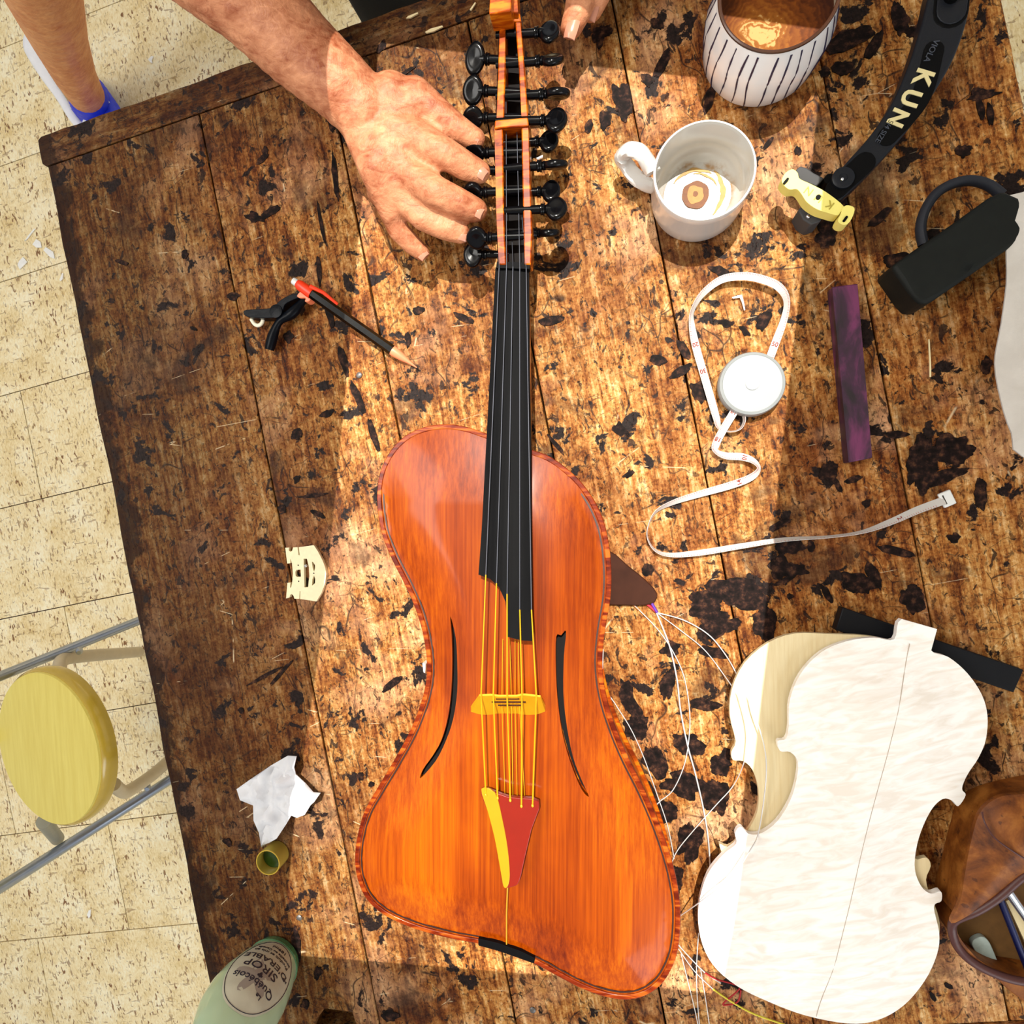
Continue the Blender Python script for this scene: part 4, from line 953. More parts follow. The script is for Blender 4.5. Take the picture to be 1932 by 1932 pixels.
# ================================================================ BLACK BLOCK WITH LOOP, CLOTH, PURPLE BAR
blk = empty('strap_block', (P(1800, 470).x, P(1800, 470).y, 0), 'worn black block with a curved strap loop, tucked under the white cloth', 'block')
zb = 0.036
obj('block_body', slab(xy(px([(1682, 502), (1720, 475), (1800, 420), (1868, 371), (1895, 358), (1925, 372), (1950, 430), (1905, 468), (1830, 520), (1760, 568), (1748, 574), (1735, 571), (1720, 556), (1700, 528)], zb)), 0.0, zb, [], 0.008, top=lambda x, y, d: min(0, d-0.004)*0.2), 'slate', blk, bevel=0.003, seg=3)
obj('strap', tube(spline(px([(1742, 462), (1737, 430), (1746, 395), (1768, 364), (1800, 346), (1835, 341), (1866, 350), (1890, 368)], 0.016), 5, False), 0.0036, 12, 1.4), 'strap', blk)
def cloth_geo(pts_, z, amp, th=0.0016, step=0.008, f=30):
    o = xy(spline(px(pts_, z), 3)); tf = lambda x, y, d: amp*(noise.noise(Vector((x*f, y*f*0.5, 3)))+0.5*noise.noise(Vector((x*f*2.2, y*f, 9))))-0.6*max(0, 0.02-d)*(z/0.03)*0.5
    return slab(o, z-th, z, (), step, top=tf, bottom=tf)
obj('cloth', cloth_geo([(1891, 371), (1896, 390), (1917, 410), (1915, 500), (1905, 580), (1895, 640), (1893, 680), (1903, 750), (1922, 815), (1940, 860), (2100, 900), (2120, 600), (2100, 340), (1945, 350)], 0.046, 0.006), 'cloth', None, label='off-white cloth draped over the end of the black block at the right edge', cat='cloth')
obj('wood_bar', slab(xy(px([(1570, 541), (1618, 535), (1646, 864), (1601, 873)], 0.014)), 0.0, 0.014), 'purple', None, label='straight dark purple wooden bar lying right of the tape measure', cat='bar', bevel=0.0008)

# ================================================================ TAPE MEASURE
tape = empty('tape_measure', (P(1420, 724).x, P(1420, 724).y, 0), 'round white tape measure with its tape pulled out in loops', 'tape measure')
pc_ = P(1420, 723, 0.016); pr = 57/K*0.985
obj('case', lathe((pc_.x, pc_.y, 0), [(pr*0.9, 0), (pr*0.98, 0.0015), (pr, 0.004), (pr, 0.012), (pr*0.97, 0.0145), (pr*0.9, 0.0155), (pr*0.88, 0.0151), (0.0, 0.0151)], 64), 'plastic_white', tape)
obj('button', lathe((pc_.x, pc_.y, 0.0151), [(0.0052, 0), (0.0052, 0.001), (0.0045, 0.0016), (0.0, 0.0018)], 32), 'button_white', tape)
def ribbon(pts_, wd, name='tape'):
    """pts: picture x, y, z, lean (0 flat .. 90 on edge)"""
    c = spline([Vector(P(p[0], p[1], p[2])) for p in pts_], 6, False); an = spline([Vector((p[3], 0, 0)) for p in pts_], 6, False)
    V, F = [], []; n = len(c); frames = []
    for i in range(n):
        t = (c[min(i+1, n-1)]-c[max(i-1, 0)]).normalized(); s = t.cross(Vector((0, 0, 1))).normalized(); a_ = radians(an[i].x)
        wv = s*cos(a_)+Vector((0, 0, 1))*sin(a_); nv = wv.cross(t).normalized(); frames.append((c[i], t, wv, nv))
        for sw, sn in ((-1, -1), (1, -1), (1, 1), (-1, 1)): V.append(c[i]+wv*(sw*wd/2)+nv*(sn*0.00016))
    for i in range(n-1):
        for k in range(4): F.append((i*4+k, i*4+(k+1) % 4, (i+1)*4+(k+1) % 4, (i+1)*4+k))
    F += [(3, 2, 1, 0), (n*4-4, n*4-3, n*4-2, n*4-1)]
    return obj(name, (V, F), 'tape', tape, smooth=False), frames
TW = 0.0062
r1, f1 = ribbon([(1447, 690, .006, 0), (1462, 650, .007, 10), (1480, 600, .008, 45), (1484, 565, .009, 55), (1468, 540, .010, 30), (1435, 526, .010, 20), (1400, 521, .010, 22), (1360, 528, .009, 30), (1325, 555, .008, 45), (1307, 585, .007, 60), (1305, 610, .006, 40), (1312, 650, .005, 8), (1326, 700, .004, 6), (1342, 755, .004, 8), (1352, 790, .004, 25), (1357, 806, .005, 50), (1375, 814, .006, 75), (1395, 810, .007, 80), (1404, 795, .007, 80), (1402, 778, .007, 75)], TW)
r2, f2 = ribbon([(1392, 765, .010, 0), (1380, 785, .010, 0), (1362, 815, .009, 0), (1350, 840, .007, 10), (1352, 852, .006, 45), (1370, 860, .006, 25), (1400, 862, .006, 15), (1422, 870, .006, 40), (1432, 884, .006, 55), (1418, 900, .006, 25), (1380, 915, .005, 12), (1320, 932, .005, 30), (1270, 948, .005, 50), (1238, 965, .005, 70), (1224, 990, .005, 80), (1222, 1015, .005, 80), (1236, 1038, .005, 75), (1265, 1047, .005, 60), (1320, 1043, .005, 45), (1400, 1030, .004, 50), (1480, 1018, .005, 62), (1560, 1013, .006, 75), (1625, 1004, .007, 72), (1680, 985, .007, 48), (1730, 963, .006, 30), (1782, 944, .004, 15)], TW)
def marks(frames, lo, hi, stepk, nums):
    gs = []
    for i in range(lo, hi, stepk):
        c, t, wv, nv = frames[i]
        for d_ in (0.0, 0.5):
            q = c.lerp(frames[i+1][0], d_)
            a_ = q+wv*(TW*0.46); b_ = q+wv*(TW*0.22); gs.append(tube([a_+nv*0.0002, b_+nv*0.0002], 0.00013, 4)); gs.append(tube([a_-nv*0.0002, b_-nv*0.0002], 0.00013, 4))
    for i, s_ in nums:
        c, t, wv, nv = frames[i]; V, F = text_geo(s_, 0.0050, 0.0001, 1.0, 0.0001)
        nz = nv if nv.z > 0 else -nv
        gs.append(([c+nz*0.0003+t*v.y+wv*v.x for v in V], F))
    return join(*gs)[:2]
obj('tape_markings', marks(f1, 2, len(f1)-3, 1, [(66, '20'), (72, '30'), (6, '50')]), 'tape_red', r1, smooth=False)
obj('tape_markings', marks(f2, 2, len(f2)-3, 1, [(4, '19'), (15, '18'), (37, '10'), (58, '14'), (140, '2')]), 'tape_red', r2, smooth=False)
e_ = P(1788, 941, .004); d_ = (P(1800, 936, .004)-e_); an_ = atan2(d_.y, d_.x)
obj('end_tab', box((e_.x, e_.y, 0.001), 0.0095, 0.0120, 0.0028, an_), 'button_white', tape, bevel=0.0009)
e2_ = P(1783, 943, .0045); obj('tab_slot', box((e2_.x, e2_.y, 0.0036), 0.0009, 0.0075, 0.0004, an_), 'stamp', tape, smooth=False)

# ================================================================ RAW VIOLIN PLATES
zs = 0.024
sp_o = xy(spline(px([(1640, 1200), (1560, 1196), (1500, 1195), (1450, 1212), (1405, 1250), (1381, 1300), (1377, 1350), (1388, 1398), (1380, 1418), (1383, 1434), (1402, 1436), (1420, 1453), (1431, 1490), (1429, 1530), (1414, 1562), (1395, 1582), (1374, 1598), (1357, 1592), (1362, 1615), (1350, 1650), (1345, 1720), (1370, 1800), (1450, 1870), (1600, 1890), (1700, 1860), (1758, 1800), (1773, 1755), (1768, 1720), (1757, 1695), (1747, 1660), (1756, 1634), (1748, 1618), (1722, 1618), (1700, 1560), (1700, 1500), (1720, 1400), (1740, 1320), (1720, 1250), (1690, 1215)], zs), 3))
def archp(h, w_=0.05):
    return lambda x, y, d: h*sin(min(1.0, max(0, d-0.003)/w_)*pi/2)**2
obj('spruce_plate', slab(sp_o, zs-0.005, zs, (), 0.007, top=archp(-0.004), bottom=archp(-0.004)), 'raw_spruce', None, label='cream unvarnished spruce violin front lying under the pale maple back', cat='violin plate')
zm = 0.031
mp_px = [(1701, 1168), (1768, 1187), (1757, 1227), (1790, 1240), (1825, 1270), (1852, 1310), (1863, 1350), (1860, 1395), (1846, 1430), (1825, 1462), (1815, 1488), (1822, 1500), (1808, 1521), (1797, 1511), (1780, 1507), (1760, 1524), (1741, 1560), (1729, 1600), (1726, 1640), (1738, 1672), (1756, 1686), (1775, 1682), (1776, 1700), (1762, 1711), (1772, 1760), (1768, 1800), (1745, 1850), (1705, 1897), (1655, 1925), (1600, 1931), (1520, 1916), (1450, 1890), (1390, 1860), (1345, 1820), (1322, 1770), (1318, 1710), (1335, 1650), (1365, 1612), (1389, 1592), (1387, 1572), (1398, 1560), (1412, 1573), (1436, 1572), (1466, 1550), (1491, 1510), (1503, 1470), (1505, 1437), (1491, 1419), (1472, 1417), (1467, 1398), (1482, 1394), (1488, 1370), (1490, 1322), (1510, 1272), (1550, 1230), (1600, 1209), (1650, 1203), (1687, 1206)]
q = spline(px(mp_px, zm), 4); mo = xy(px(mp_px[:3], zm)+q[2*4+1:])
mpl = obj('maple_plate', slab(mo, zm-0.006, zm, (), 0.006, top=archp(0.010, 0.055), bottom=archp(0.008, 0.055)), 'raw_maple', None, label='near-white flamed maple violin back with a square button, uppermost of the unvarnished plates', cat='violin plate')
jl = [P(1722+(1540-1722)*k/30, 1190+(1918-1190)*k/30, zm) for k in range(31)]; jd = edist(np.array(xy(jl)), mo)
obj('centre_joint', tube([Vector((p.x, p.y, zm+archp(0.010, 0.055)(0, 0, float(d))-0.0001)) for p, d in zip(jl[1:], jd[1:])], 0.0003, 6), 'joint_line', mpl)
obj('fingerboard_blank', slab(xy(px([(1590, 1146), (1750, 1202), (1932, 1264), (1913, 1307), (1760, 1255), (1577, 1188)], 0.012)), 0.0, 0.012), 'ebony_blue', None, label='flat blue-black ebony strip sticking out behind the button of the maple back', cat='wood strip', bevel=0.0008)
obj('walnut_disc', slab(xy(spline(px([(1150, 1040), (1185, 1068), (1215, 1092), (1240, 1120), (1228, 1140), (1180, 1142), (1120, 1135), (1080, 1090), (1110, 1045)], 0.006), 3)), 0.0, 0.006), 'walnut', None, label='small dark walnut piece half hidden under the right waist of the viola', cat='wood piece', bevel=0.001)

# ================================================================ LEATHER POUCH AND TOOLS
pouch = empty('leather_pouch', (P(1900, 1700).x, P(1900, 1700).y, 0), 'open brown leather pouch with dark piping at the lower right corner', 'pouch')
zp = 0.045
def dome(h, w_): return lambda x, y, d: h*sin(min(1.0, d/w_)*pi/2)
obj('flap', slab(xy(spline(px([(1795, 1742), (1812, 1700), (1822, 1640), (1834, 1580), (1850, 1532), (1885, 1504), (1935, 1498), (2060, 1490), (2080, 1600), (1990, 1625), (1932, 1655), (1880, 1695), (1840, 1720)], zp), 4)), zp-0.004, zp, (), 0.007, top=dome(0.012, 0.03)), 'leather', pouch)
obj('flap_underside', slab(xy(spline(px([(1806, 1730), (1822, 1660), (1840, 1590), (1860, 1540), (1935, 1510), (2060, 1500), (2080, 1600), (1950, 1640), (1850, 1712)], zp-0.004), 4)), 0.001, zp-0.004), 'leather', pouch)
obj('lining', slab(xy(spline(px([(1800, 1748), (1850, 1700), (1932, 1650), (2060, 1600), (2100, 1800), (2010, 1850), (1932, 1846), (1880, 1836), (1830, 1800)], 0.006), 4)), 0.0, 0.006), 'pouch_in', pouch)
obj('pouch_wall', ring(xy(spline(px([(1797, 1748), (1850, 1700), (1932, 1655), (2060, 1600), (2100, 1800), (2010, 1856), (1932, 1850), (1880, 1838), (1830, 1805)], 0.03), 4)), inset(xy(spline(px([(1797, 1748), (1850, 1700), (1932, 1655), (2060, 1600), (2100, 1800), (2010, 1856), (1932, 1850), (1880, 1838), (1830, 1805)], 0.03), 4)), 0.003), 0.001, 0.030), 'leather', pouch)
obj('piping', tube(spline(px([(2060, 1595, .046), (1990, 1622, .046), (1932, 1652, .046), (1885, 1692, .046), (1845, 1718, .044), (1805, 1735, .038), (1796, 1752, .033), (1806, 1785, .031), (1835, 1815, .031), (1880, 1838, .031), (1932, 1852, .031), (2010, 1856, .031)]), 5, False), 0.0032, 12), 'piping', pouch, label='dark red-brown piping')
obj('seam', tube(spline(px([(1853, 1532, zp+.008), (1858, 1552, zp+.012), (1876, 1580, zp+.0135), (1905, 1602, zp+.0135), (1936, 1622, zp+.012)]), 5, False), 0.0006, 8), 'piping', pouch)
obj('lower_flap', slab(xy(px([(1872, 1840), (1940, 1856), (2020, 1860), (2000, 1930), (1940, 1896), (1905, 1870)], 0.006)), 0.0, 0.006), 'leather', pouch, bevel=0.001)
obj('marking_rod', tube([P(1884, 1688, .022), P(1918, 1775, .020), P(1960, 1880, .018)], 0.0026, 14), 'blue_metal', None, label='dark blue rod inside the leather pouch', cat='tool')
obj('steel_rod', tube([P(1896, 1672, .026), P(1932, 1724, .024), P(1990, 1810, .022)], 0.0034, 14), 'chrome', None, label='shiny silver rod inside the leather pouch, nearest its upper rim', cat='tool')
obj('wooden_stick', slab(xy(px([(1898, 1700), (1908, 1696), (1980, 1800), (1990, 1850), (1945, 1800)], 0.018)), 0.0142, 0.018), 'pale_wood', None, label='pale wooden stick between the blue and silver rods in the pouch', cat='tool')
obj('plastic_stub', slab(xy(spline(px([(1834, 1783), (1840, 1772), (1856, 1768), (1868, 1780), (1880, 1808), (1885, 1822), (1878, 1831), (1862, 1822), (1848, 1805)], 0.012), 3)), 0.0065, 0.012), 'clear_plastic', None, label='cloudy grey plastic stub lying at the mouth of the leather pouch', cat='plastic piece', bevel=0.0015)

# ================================================================ WIRES AND THREADS
def wire(pts_, r, m, label, name='wire', z=0.0016, extra=None, cat='wire'):
    q = [(p[0], p[1], p[2] if len(p) > 2 else z) for p in pts_]
    if extra:
        root = empty(name, P(q[0][0], q[0][1], 0), label, cat)
        obj('strand', tube(spline(px(q), 6, False), r, 6), m, root)
        for (pts2, r2, m2) in extra: obj('silk_winding', tube(spline(px([(p[0], p[1], p[2] if len(p) > 2 else z) for p in pts2]), 5, False), r2, 6), m2, root)
        return root
    return obj(name, tube(spline(px(q), 6, False), r, 6), m, None, label=label, cat=cat)
wire([(1238, 1155), (1262, 1215), (1277, 1280), (1284, 1340), (1297, 1405), (1312, 1460), (1328, 1530), (1337, 1590), (1341, 1660)], 0.00065, 'steel_wire', 'thick steel string with a red silk end running straight down from the knot', 'viola_string', 0.003, [([(1196, 1117), (1212, 1132), (1238, 1154)], 0.0011, 'red_silk')], 'string')
wire([(1240, 1156), (1290, 1170), (1335, 1196), (1365, 1230), (1390, 1272), (1420, 1340, .034), (1440, 1400, .034), (1446, 1450, .034), (1441, 1510, .03), (1431, 1570, .03), (1418, 1600, .045), (1380, 1655, .045), (1330, 1695, .04), (1283, 1728, .004)], 0.0005, 'steel_wire', 'long curved steel string looping out over both unvarnished plates', 'viola_string', 0.004, [([(1210, 1105), (1222, 1125), (1240, 1156)], 0.0012, 'purple_silk')], 'string')
wire([(1242, 1158), (1285, 1190), (1328, 1225), (1362, 1268), (1395, 1320, .03), (1409, 1380, .03), (1406, 1430, .03), (1385, 1480, .006), (1350, 1520), (1310, 1565), (1275, 1610), (1264, 1650), (1266, 1690)], 0.00042, 'steel_wire', 'thin steel string bowing over the edge of the spruce front and back to the viola', 'viola_string', 0.003, None, 'string')
wire([(1172, 1120), (1205, 1150), (1243, 1190), (1270, 1230), (1290, 1275), (1300, 1330), (1301, 1380), (1292, 1440), (1270, 1490), (1245, 1512), (1226, 1532)], 0.00042, 'steel_wire', 'thin string with a copper end crossing the thick one and curling back to the viola', 'viola_string', 0.0022, [([(1153, 1119), (1180, 1130), (1205, 1151)], 0.0006, 'copper')], 'string')
wire([(1138, 1225, .01), (1139, 1290, .004), (1162, 1330), (1190, 1375), (1215, 1430), (1240, 1500), (1260, 1560), (1272, 1620)], 0.00042, 'steel_wire', 'thin steel string following the right side of the viola body', 'viola_string', 0.0016, None, 'string')
wire([(1276, 1778), (1300, 1805), (1330, 1835), (1360, 1855)], 0.0005, 'steel_wire', 'short steel string with a dark red end below the maple back', 'viola_string', 0.002, [([(1330, 1835), (1350, 1847), (1388, 1858), (1395, 1866), (1365, 1893), (1372, 1896), (1392, 1890), (1398, 1868)], 0.0007, 'dark_red')], 'string')
wire([(1280, 1790), (1310, 1832), (1345, 1866)], 0.0004, 'steel_wire', 'thin steel string with a yellow end below the maple back', 'viola_string', 0.002, [([(1345, 1866), (1380, 1890), (1420, 1912), (1470, 1930), (1500, 1940)], 0.0008, 'yellow_silk')], 'string')
for pts_, lb in (([(1318, 1760), (1314, 1830), (1316, 1890), (1322, 1960)], 'straight steel string left of the maple back, running off the lower edge'), ([(1285, 1800), (1300, 1860), (1312, 1910), (1322, 1960)], 'leftmost steel string running off the lower edge'), ([(1322, 1830), (1332, 1890), (1342, 1960)], 'rightmost steel string running off the lower edge, beside the yellow thread')):
    wire(pts_, 0.00042, 'steel_wire', lb, 'viola_string', 0.0015, None, 'string')

# ================================================================ CLAMP AND PENCIL
cl = empty('spring_clamp', (P(520, 600).x, P(520, 600).y, 0), 'small black plastic spring clamp with orange handle tips, left of the viola neck', 'clamp')
obj('upper_jaw', slab(xy(spline(px([(459, 590), (466, 584), (510, 581), (528, 567), (545, 557), (562, 553), (566, 560), (552, 566), (538, 574), (533, 586), (522, 598), (500, 600), (468, 598)], 0.016), 3)), 0.003, 0.016), 'clamp', cl, bevel=0.002, seg=3)
obj('handle', tube(spline(px([(508, 660, .009), (516, 630, .010), (528, 606, .012), (550, 592, .012), (566, 575, .011), (578, 558, .010)]), 5, False), [0.0042+0.0008*sin(i*0.5) for i in range(26)], 14), 'clamp', cl)
obj('jaw_joint', lathe(P(522, 588, .015), [(0.0062, 0), (0.006, 0.0022), (0.003, 0.0026), (0, 0.0026)], 20), 'clamp', cl)
obj('handle_tip', slab(xy(spline(px([(560, 558), (568, 549), (578, 551), (586, 560), (583, 568), (575, 569), (576, 562), (566, 562)], 0.017), 3)), 0.006, 0.017), 'salmon', cl, bevel=0.001, label='orange handle tip')
obj('pad', tube(spline(px([(474, 602, .008), (480, 611, .008), (488, 614, .008), (495, 608, .008), (496, 598, .008)]), 4, False), 0.0018, 10), 'cream', cl, label='cream pad')
pn = empty('mechanical_pencil', (P(670, 620).x, P(670, 620).y, 0), 'black pencil with an orange clip, orange tip and white eraser', 'pencil')
pa = P(581, 549, .020); pb = P(740, 661, .0062); ax_ = pb-pa
obj('barrel', lathe(pa, [(0.0044, 0), (0.0046, ax_.length)], 6, axis=ax_), 'pencil_black', pn, smooth=False)
obj('tip', lathe(pb, [(0.0044, 0), (0.0046, 0.002), (0.0036, 0.010), (0.0016, 0.019), (0.0004, 0.027)], 20, axis=ax_), 'salmon', pn, label='orange tip')
obj('cap', lathe(pa-ax_.normalized()*0.012, [(0.0034, 0), (0.0046, 0.003), (0.0049, 0.012), (0.0049, 0.016)], 20, axis=ax_), 'orange', pn, label='orange cap')
obj('eraser', lathe(pa-ax_.normalized()*0.0165, [(0.0028, 0), (0.0032, 0.001), (0.0032, 0.006)], 18, axis=ax_), 'button_white', pn, label='white eraser')
obj('clip', tube([P(585, 540, .026), P(610, 552, .0245), P(637, 574, .0205)], [0.0018, 0.0016, 0.0012], 8), 'orange', pn)

# ================================================================ BRIDGE BLANK, TISSUE, VIAL
k_ = 160/1932
def bz(pts_): return [(500+x*k_, 1000+y*k_) for x, y in pts_]
bo = bz([(460, 405), (545, 400), (540, 460), (575, 495), (615, 480), (640, 395), (740, 392), (765, 570), (790, 575), (768, 392), (900, 375), (1110, 345), (1200, 480), (1310, 690), (1370, 850), (1392, 1000), (1370, 1200), (1290, 1430), (1170, 1628), (900, 1585), (800, 1572), (805, 1395), (790, 1395), (780, 1568), (670, 1565), (650, 1500), (605, 1455), (570, 1480), (560, 1535), (480, 1560), (510, 1205), (580, 1195), (570, 1300), (590, 1320), (620, 1200), (635, 1000), (615, 760), (575, 650), (575, 755), (505, 765)])
bh = [bz([(690, 950), (710, 910), (810, 903), (818, 1065), (730, 1068), (695, 1040)]), bz([(878, 655), (955, 655), (1000, 850), (1010, 1050), (980, 1305), (898, 1305), (885, 900)]), bz([(1065, 725), (1090, 725), (1140, 800), (1140, 880), (1115, 950), (1085, 860)]), bz([(1115, 1030), (1145, 1110), (1140, 1210), (1070, 1268), (1080, 1120)])]
zk = 0.0045
bb = empty('bridge_blank', (P(577, 1082).x, P(577, 1082).y, 0), 'pale carved string-instrument bridge lying flat left of the viola', 'bridge')
obj('plate', slab(xy(px(bo, zk)), 0.0, zk, [xy(px(h, zk)) for h in bh]), 'blank', bb, smooth=False)
for x, y in ((757, 803), (767, 1168), (1112, 985)):
    q = bz([(x, y)])[0]; obj('drilled_hole', lathe(P(q[0], q[1], zk), [(0.0007, 0), (0.0007, 0.0001), (0, 0.0001)], 10), 'stamp', bb)
q = bz([(930, 815)])[0]; obj('glass_bead', ball(P(q[0], q[1], 0.0045), 0.0017, 0.0017, 0.0017, 12, 8), 'chrome', None, label='tiny shiny bead in the slot of the pale loose bridge', cat='bead')
ts = [(445, 1490), (470, 1472), (510, 1445), (540, 1428), (562, 1425), (564, 1440), (557, 1462), (575, 1478), (592, 1494), (604, 1497), (598, 1508), (585, 1520), (576, 1536), (563, 1540), (552, 1536), (540, 1555), (528, 1576), (508, 1590), (494, 1598), (489, 1570), (482, 1545), (475, 1522), (455, 1508)]
def tis():
    o = xy(px(ts, 0.012)); f = lambda x, y, d: 0.018*abs(noise.noise(Vector((x*38, y*30, 2))))+0.009*noise.noise(Vector((x*85, y*85, 7)))+0.003*abs(noise.noise(Vector((x*200, y*200, 4))))-0.3*max(0, 0.012-d)
    return slab(o, 0.0108, 0.0120, (), 0.0026, top=f, bottom=f)
obj('tissue', tis(), 'tissue', None, label='crumpled white paper tissue near the left edge of the bench', cat='tissue')
vc = P(524, 1608, 0.0)
vial = empty('glass_vial', (vc.x, vc.y, 0), 'tiny olive glass cup with dark green contents beside the crumpled tissue', 'vial')
hv = 0.021
obj('cup', lathe((vc.x, vc.y, 0), [(0.0105, 0), (0.0118, 0.001), (0.0120, hv), (0.0108, hv), (0.0104, 0.003), (0.0, 0.003)], 40), 'olive_glass', vial)
obj('contents', lathe((vc.x, vc.y, 0.0032), [(0.0100, 0), (0.0098, 0.007), (0.0, 0.008)], 32), 'dark_green', vial, label='dark green contents')
obj('rim', tube([(vc.x+0.0114*cos(a), vc.y+0.0114*sin(a), hv) for a in [2*pi*i/40 for i in range(40)]], 0.0006, 6, closed=True), 'seat_edge', vial)

# ================================================================ SYRUP BOTTLE
bc = P(523, 1808, 0.0)
bot = empty('syrup_bottle', (bc.x, bc.y, 0), 'pale green glass syrup bottle with a printed label at the lower left', 'bottle')
prof = [(0.0, 0.0), (0.019, 0.0), (0.0225, 0.003), (0.025, 0.012), (0.0295, 0.030), (0.0335, 0.052), (0.0345, 0.070), (0.032, 0.090), (0.025, 0.110), (0.016, 0.125), (0.0125, 0.133), (0.0125, 0.150), (0.0140, 0.152), (0.0140, 0.165), (0.0, 0.166)]
def brad(z):
    for (r0, z0), (r1, z1) in zip(prof[1:-1], prof[2:]):
        if z0 <= z <= z1: return r0+(r1-r0)*(z-z0)/(z1-z0+1e-9)
    return 0.01
sprof = [(0.0, 0.003)]+[(brad(z), z) for z in [0.003+0.163*i/40 for i in range(40)]]+[(0.0, 0.166)]
obj('glass_body', lathe((bc.x, bc.y, 0), sprof, 56), 'bottle', bot)
obj('glass_base', lathe((bc.x, bc.y, 0), [(0.0, 0.0), (0.0195, 0.0), (0.0232, 0.002), (0.0258, 0.011), (0.0250, 0.012), (0.0, 0.0115)], 48), 'bottle_base', bot, label='thick green glass base')
obj('cap', lathe((bc.x, bc.y, 0.150), [(0.0, 0.0), (0.0155, 0.0), (0.0155, 0.02), (0.0, 0.021)], 32), 'button_white', bot)
n0 = Vector((0-bc.x, 0-bc.y, 0)); th0 = atan2(n0.y, n0.x)+0.12
def on_bottle(u, v, off):                                    # u across (m, along reading), v up the bottle
    r = brad(v)+off; th = th0+u/r*1.0; return Vector((bc.x+r*cos(th), bc.y+r*sin(th), v))
LC, LH, LW = 0.060, 0.047, 0.031
def lens_outline(n=40):
    out = []
    for i in range(n):
        a = 2*pi*i/n; out.append((LW*(abs(sin(a))**1.0)*(1 if sin(a) > 0 else -1), LC+LH*(abs(cos(a))**1.1)*(1 if cos(a) > 0 else -1)))
    return out
def patch_on(o2, off, th, step=0.004):
    V, F = tri(o2, (), step); n = len(V)
    verts = [on_bottle(u, v, off+th) for u, v in V]+[on_bottle(u, v, off) for u, v in V]
    return verts, list(F)+[tuple(k+n for k in reversed(f)) for f in F]
lab = obj('paper_label', patch_on(lens_outline(), 0.0002, 0.0003), 'label', bot, label='pale grey oval label')
lo = lens_outline(60); obj('label_border', tube([on_bottle(u*0.96, LC+(v-LC)*0.96, 0.0006) for u, v in lo], 0.00035, 5, closed=True), 'ink', lab)
obj('leaf_print', patch_on([(0.002+0.013*cos(a)*(1+0.45*cos(5*a)), 0.072+0.015*sin(a)*(1+0.45*cos(5*a))) for a in [2*pi*i/50 for i in range(50)]], 0.0005, 0.00005), 'leaf', lab)
for s_, u0, v0, sz in (('Le', -0.010, 0.0865, .0060), ('Québécois', 0.000, 0.0770, .0098), ('SIROP', 0.002, 0.0600, .0130), ("D'ERABLE", 0.001, 0.0480, .0112), ('pur', -0.022, 0.0500, .0044), ('Produit et mis en', 0.001, 0.0370, .0054), ('bouteille au Canada', 0.000, 0.0315, .0046), ('189ml', -0.001, 0.0240, .0062)):
    V, F = text_geo(s_, sz, 0.00008, 1.0, 0.0001); obj('label_lettering', ([on_bottle(u0+v.x, v0+v.y, 0.0007+v.z) for v in V], F), 'ink', lab, smooth=False)
fl = [(0, .0042), (.0008, .0028), (.0022, .0028), (.0026, .001), (.0014, .0002), (.0014, -.0006), (.0006, -.0024), (0, -.003), (-.0006, -.0024), (-.0014, -.0006), (-.0014, .0002), (-.0026, .001), (-.0022, .0028), (-.0008, .0028)]
obj('fleur_print', patch_on([(u-0.001, v+0.0690) for u, v in fl], 0.0006, 0.00015, None), 'ink', lab, smooth=False)
hd = P(372, 1925, 0.112); obj('loop_handle', tube([Vector((bc.x, bc.y, 0.118))+Vector((-0.030, -0.006, 0))+Vector((0.009*cos(a)-0.0, 0.003*cos(a), 0.013*sin(a))) for a in [2*pi*i/24 for i in range(24)]], 0.0032, 10, closed=True, up=Vector((0, 1, 0))), 'clear_glass', bot)

# ================================================================ STOOL
stool = empty('stool', (P(120, 1400, ZF).x, P(120, 1400, ZF).y, ZF), 'stool with a tilted round yellow seat and grey metal tubes beside the bench', 'stool')
zst = -0.40
sc = P(88, 1413, zst); cam_p = Vector((0, 0, H))
vdir = (sc-cam_p).normalized(); out_ = Vector((sc.x, sc.y, 0)).normalized()
rad_s = 0.130
tl = radians(15)
axd = Vector((-sin(tl), -0.20*sin(tl), cos(tl))).normalized()
obj('seat', lathe(sc-axd*0.036, [(rad_s*0.96, 0), (rad_s*1.0, 0.004), (rad_s*1.0, 0.030), (rad_s*0.985, 0.036), (rad_s*0.9, 0.0362), (0, 0.0362)], 72, axis=axd), 'seat', stool)
obj('seat_edge', lathe(sc-axd*0.0362, [(rad_s*0.97, 0.001), (rad_s*1.025, 0.005), (rad_s*1.04, 0.016), (rad_s*1.03, 0.028), (rad_s*1.0, 0.0325)], 72, axis=axd), 'seat_edge', stool)
def T(pts_, r, m, name, **kw): return obj(name, tube(spline([P(*p) for p in pts_], 4, False), r, 18), m, stool, **kw)
T([(-60, 1300, -0.36), (0, 1276, -0.42), (110, 1232, -0.52), (275, 1166, -0.68), (420, 1110, -0.85)], 0.0085, 'tube', 'side_tube')
T([(-60, 1712, -0.34), (0, 1675, -0.40), (150, 1580, -0.53), (335, 1462, -0.68), (470, 1375, -0.85)], 0.0095, 'tube', 'side_tube')
T([(110, 1290, -0.44), (112, 1262, -0.48), (120, 1244, -0.52), (160, 1238, -0.60), (210, 1234, -0.70), (262, 1230, -0.845)], [0.013, 0.013, 0.013]+[0.012]*18, 'beige', 'leg')
T([(215, 1480, -0.46), (232, 1494, -0.50), (250, 1488, -0.54), (290, 1460, -0.62), (330, 1425, -0.72), (370, 1395, -0.845)], 0.0115, 'beige', 'leg')
T([(82, 1550, -0.42), (100, 1572, -0.48), (108, 1582, -0.52)], 0.012, 'beige_dark', 'bracket')
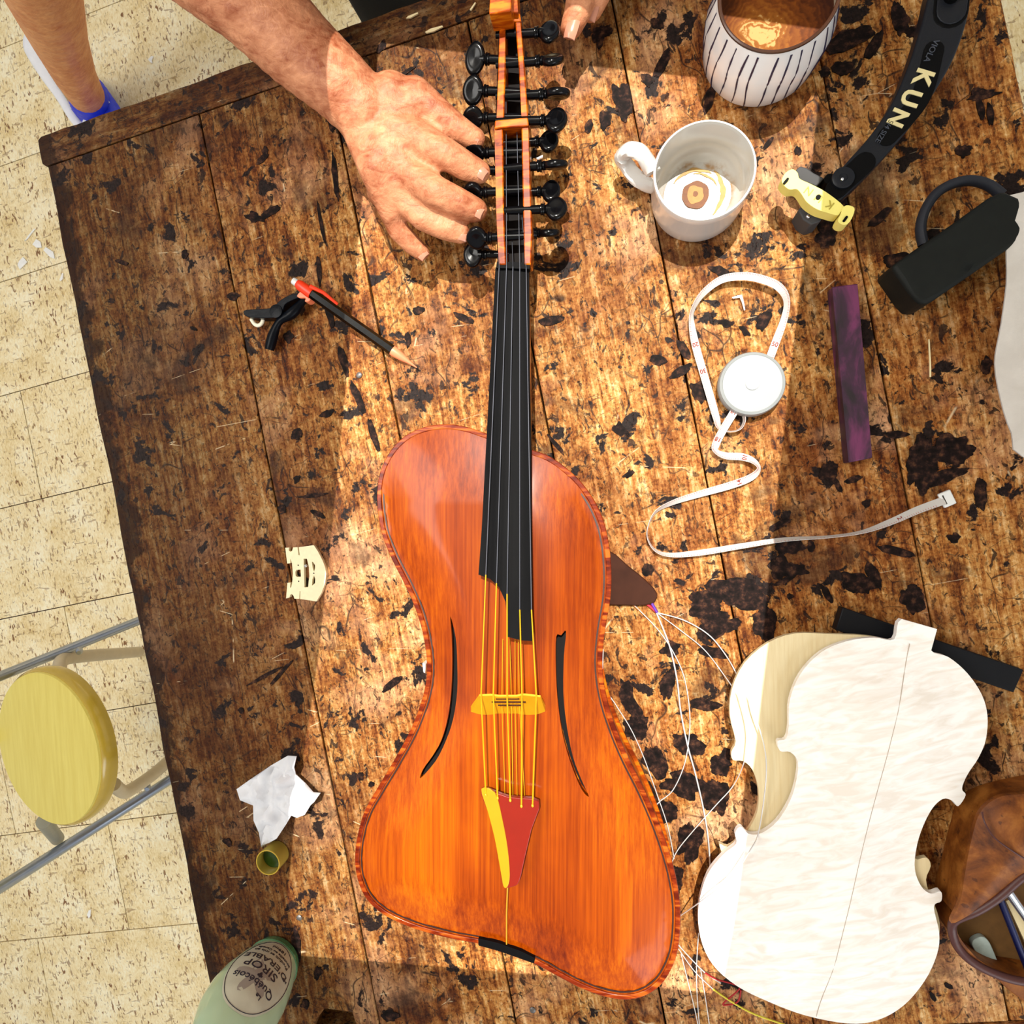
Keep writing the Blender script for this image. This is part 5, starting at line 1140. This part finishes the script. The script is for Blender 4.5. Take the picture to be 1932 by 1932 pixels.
T([(-40, 1400, -0.42), (-30, 1400, -0.6), (-20, 1400, -0.85)], 0.012, 'beige', 'leg')
for x, y, z in ((150, 1226, -0.535), (278, 1482, -0.615)): obj('bolt', lathe(P(x, y, z), [(0.006, 0), (0.006, 0.008), (0.004, 0.012), (0, 0.012)], 14, axis=(0.5, -0.3, 0.8)), 'tube', stool)

# ================================================================ CHIPS AND SHAVINGS
def flake(pts_, z, th, label, m='chip', name='wood_chip'):
    q = xy(px(pts_, z)); obj(name, slab(q, z-th, z), m, None, smooth=False, label=label, cat='wood chip', group='chips and slivers')
zc = ZF+0.0035
flake([(46, 455), (52, 450), (66, 432), (64, 431), (54, 443)], zc, .002, 'long thin white sliver, uppermost of the chips on the cork floor')
flake([(61, 461), (68, 451), (76, 456), (78, 467), (68, 467)], zc, .002, 'squarish white chip in the middle of the floor chips')
flake([(82, 472), (86, 466), (100, 475), (103, 488), (94, 485)], zc, .002, 'white chip nearest the bench among the floor chips')
flake([(33, 500), (36, 492), (43, 485), (51, 494), (37, 508)], zc, .002, 'lowest white chip on the floor at the left')
flake([(112, 528), (117, 515), (119, 516), (118, 526), (114, 530)], zc, .002, 'small white chip just below the floor seam by the bench edge')
flake([(279, 112), (285, 106), (289, 106), (286, 113), (287, 119), (283, 117)], zc, .002, 'small white chip on the floor above the bench corner')
flake([(164, 1726), (167, 1718), (171, 1716), (170, 1729), (167, 1733)], zc, .002, 'small white chip on the seam below the stool')
flake([(766, 34), (770, 30), (788, 23), (789, 25), (775, 33)], 0.0035, .0015, 'pale sliver on the dark end board near the black top', 'pale_wood', 'wood_shaving')
flake([(802, 60), (812, 54), (834, 48), (836, 50), (818, 59), (805, 62)], 0.0032, .0015, 'larger pale sliver on the end board seam', 'pale_wood', 'wood_shaving')
flake([(886, 18), (896, 4), (898, 5), (889, 19)], 0.003, .0012, 'thin pale sliver left of the viola head', 'pale_wood', 'wood_shaving')
flake([(1381, 561), (1390, 558), (1400, 556), (1404, 572), (1406, 585), (1404, 585), (1400, 570), (1396, 561), (1384, 563)], 0.003, .0015, 'forked white splinter inside the tape loop', 'chip', 'wood_shaving')
flake([(1752, 640), (1754, 640), (1757, 690), (1757, 711), (1754, 711), (1754, 690)], 0.003, .0012, 'long pale splinter right of the purple bar', 'pale_wood', 'wood_shaving')
flake([(797, 1251), (803, 1253), (802, 1270), (799, 1268)], 0.012, .012, 'tiny white scrap against the left waist of the viola', 'chip')
flake([(1012, 298), (1024, 292), (1024, 296), (1014, 300)], 0.004, .002, 'small white scrap between the right pegs', 'chip')
flake([(588, 1932), (604, 1926), (668, 1924), (672, 1916), (690, 1990), (588, 1990)], -0.10, .003, 'white board seen through the notch in the bench near the bottle', 'button_white', 'white_board')

viola.location.z += 0.0009
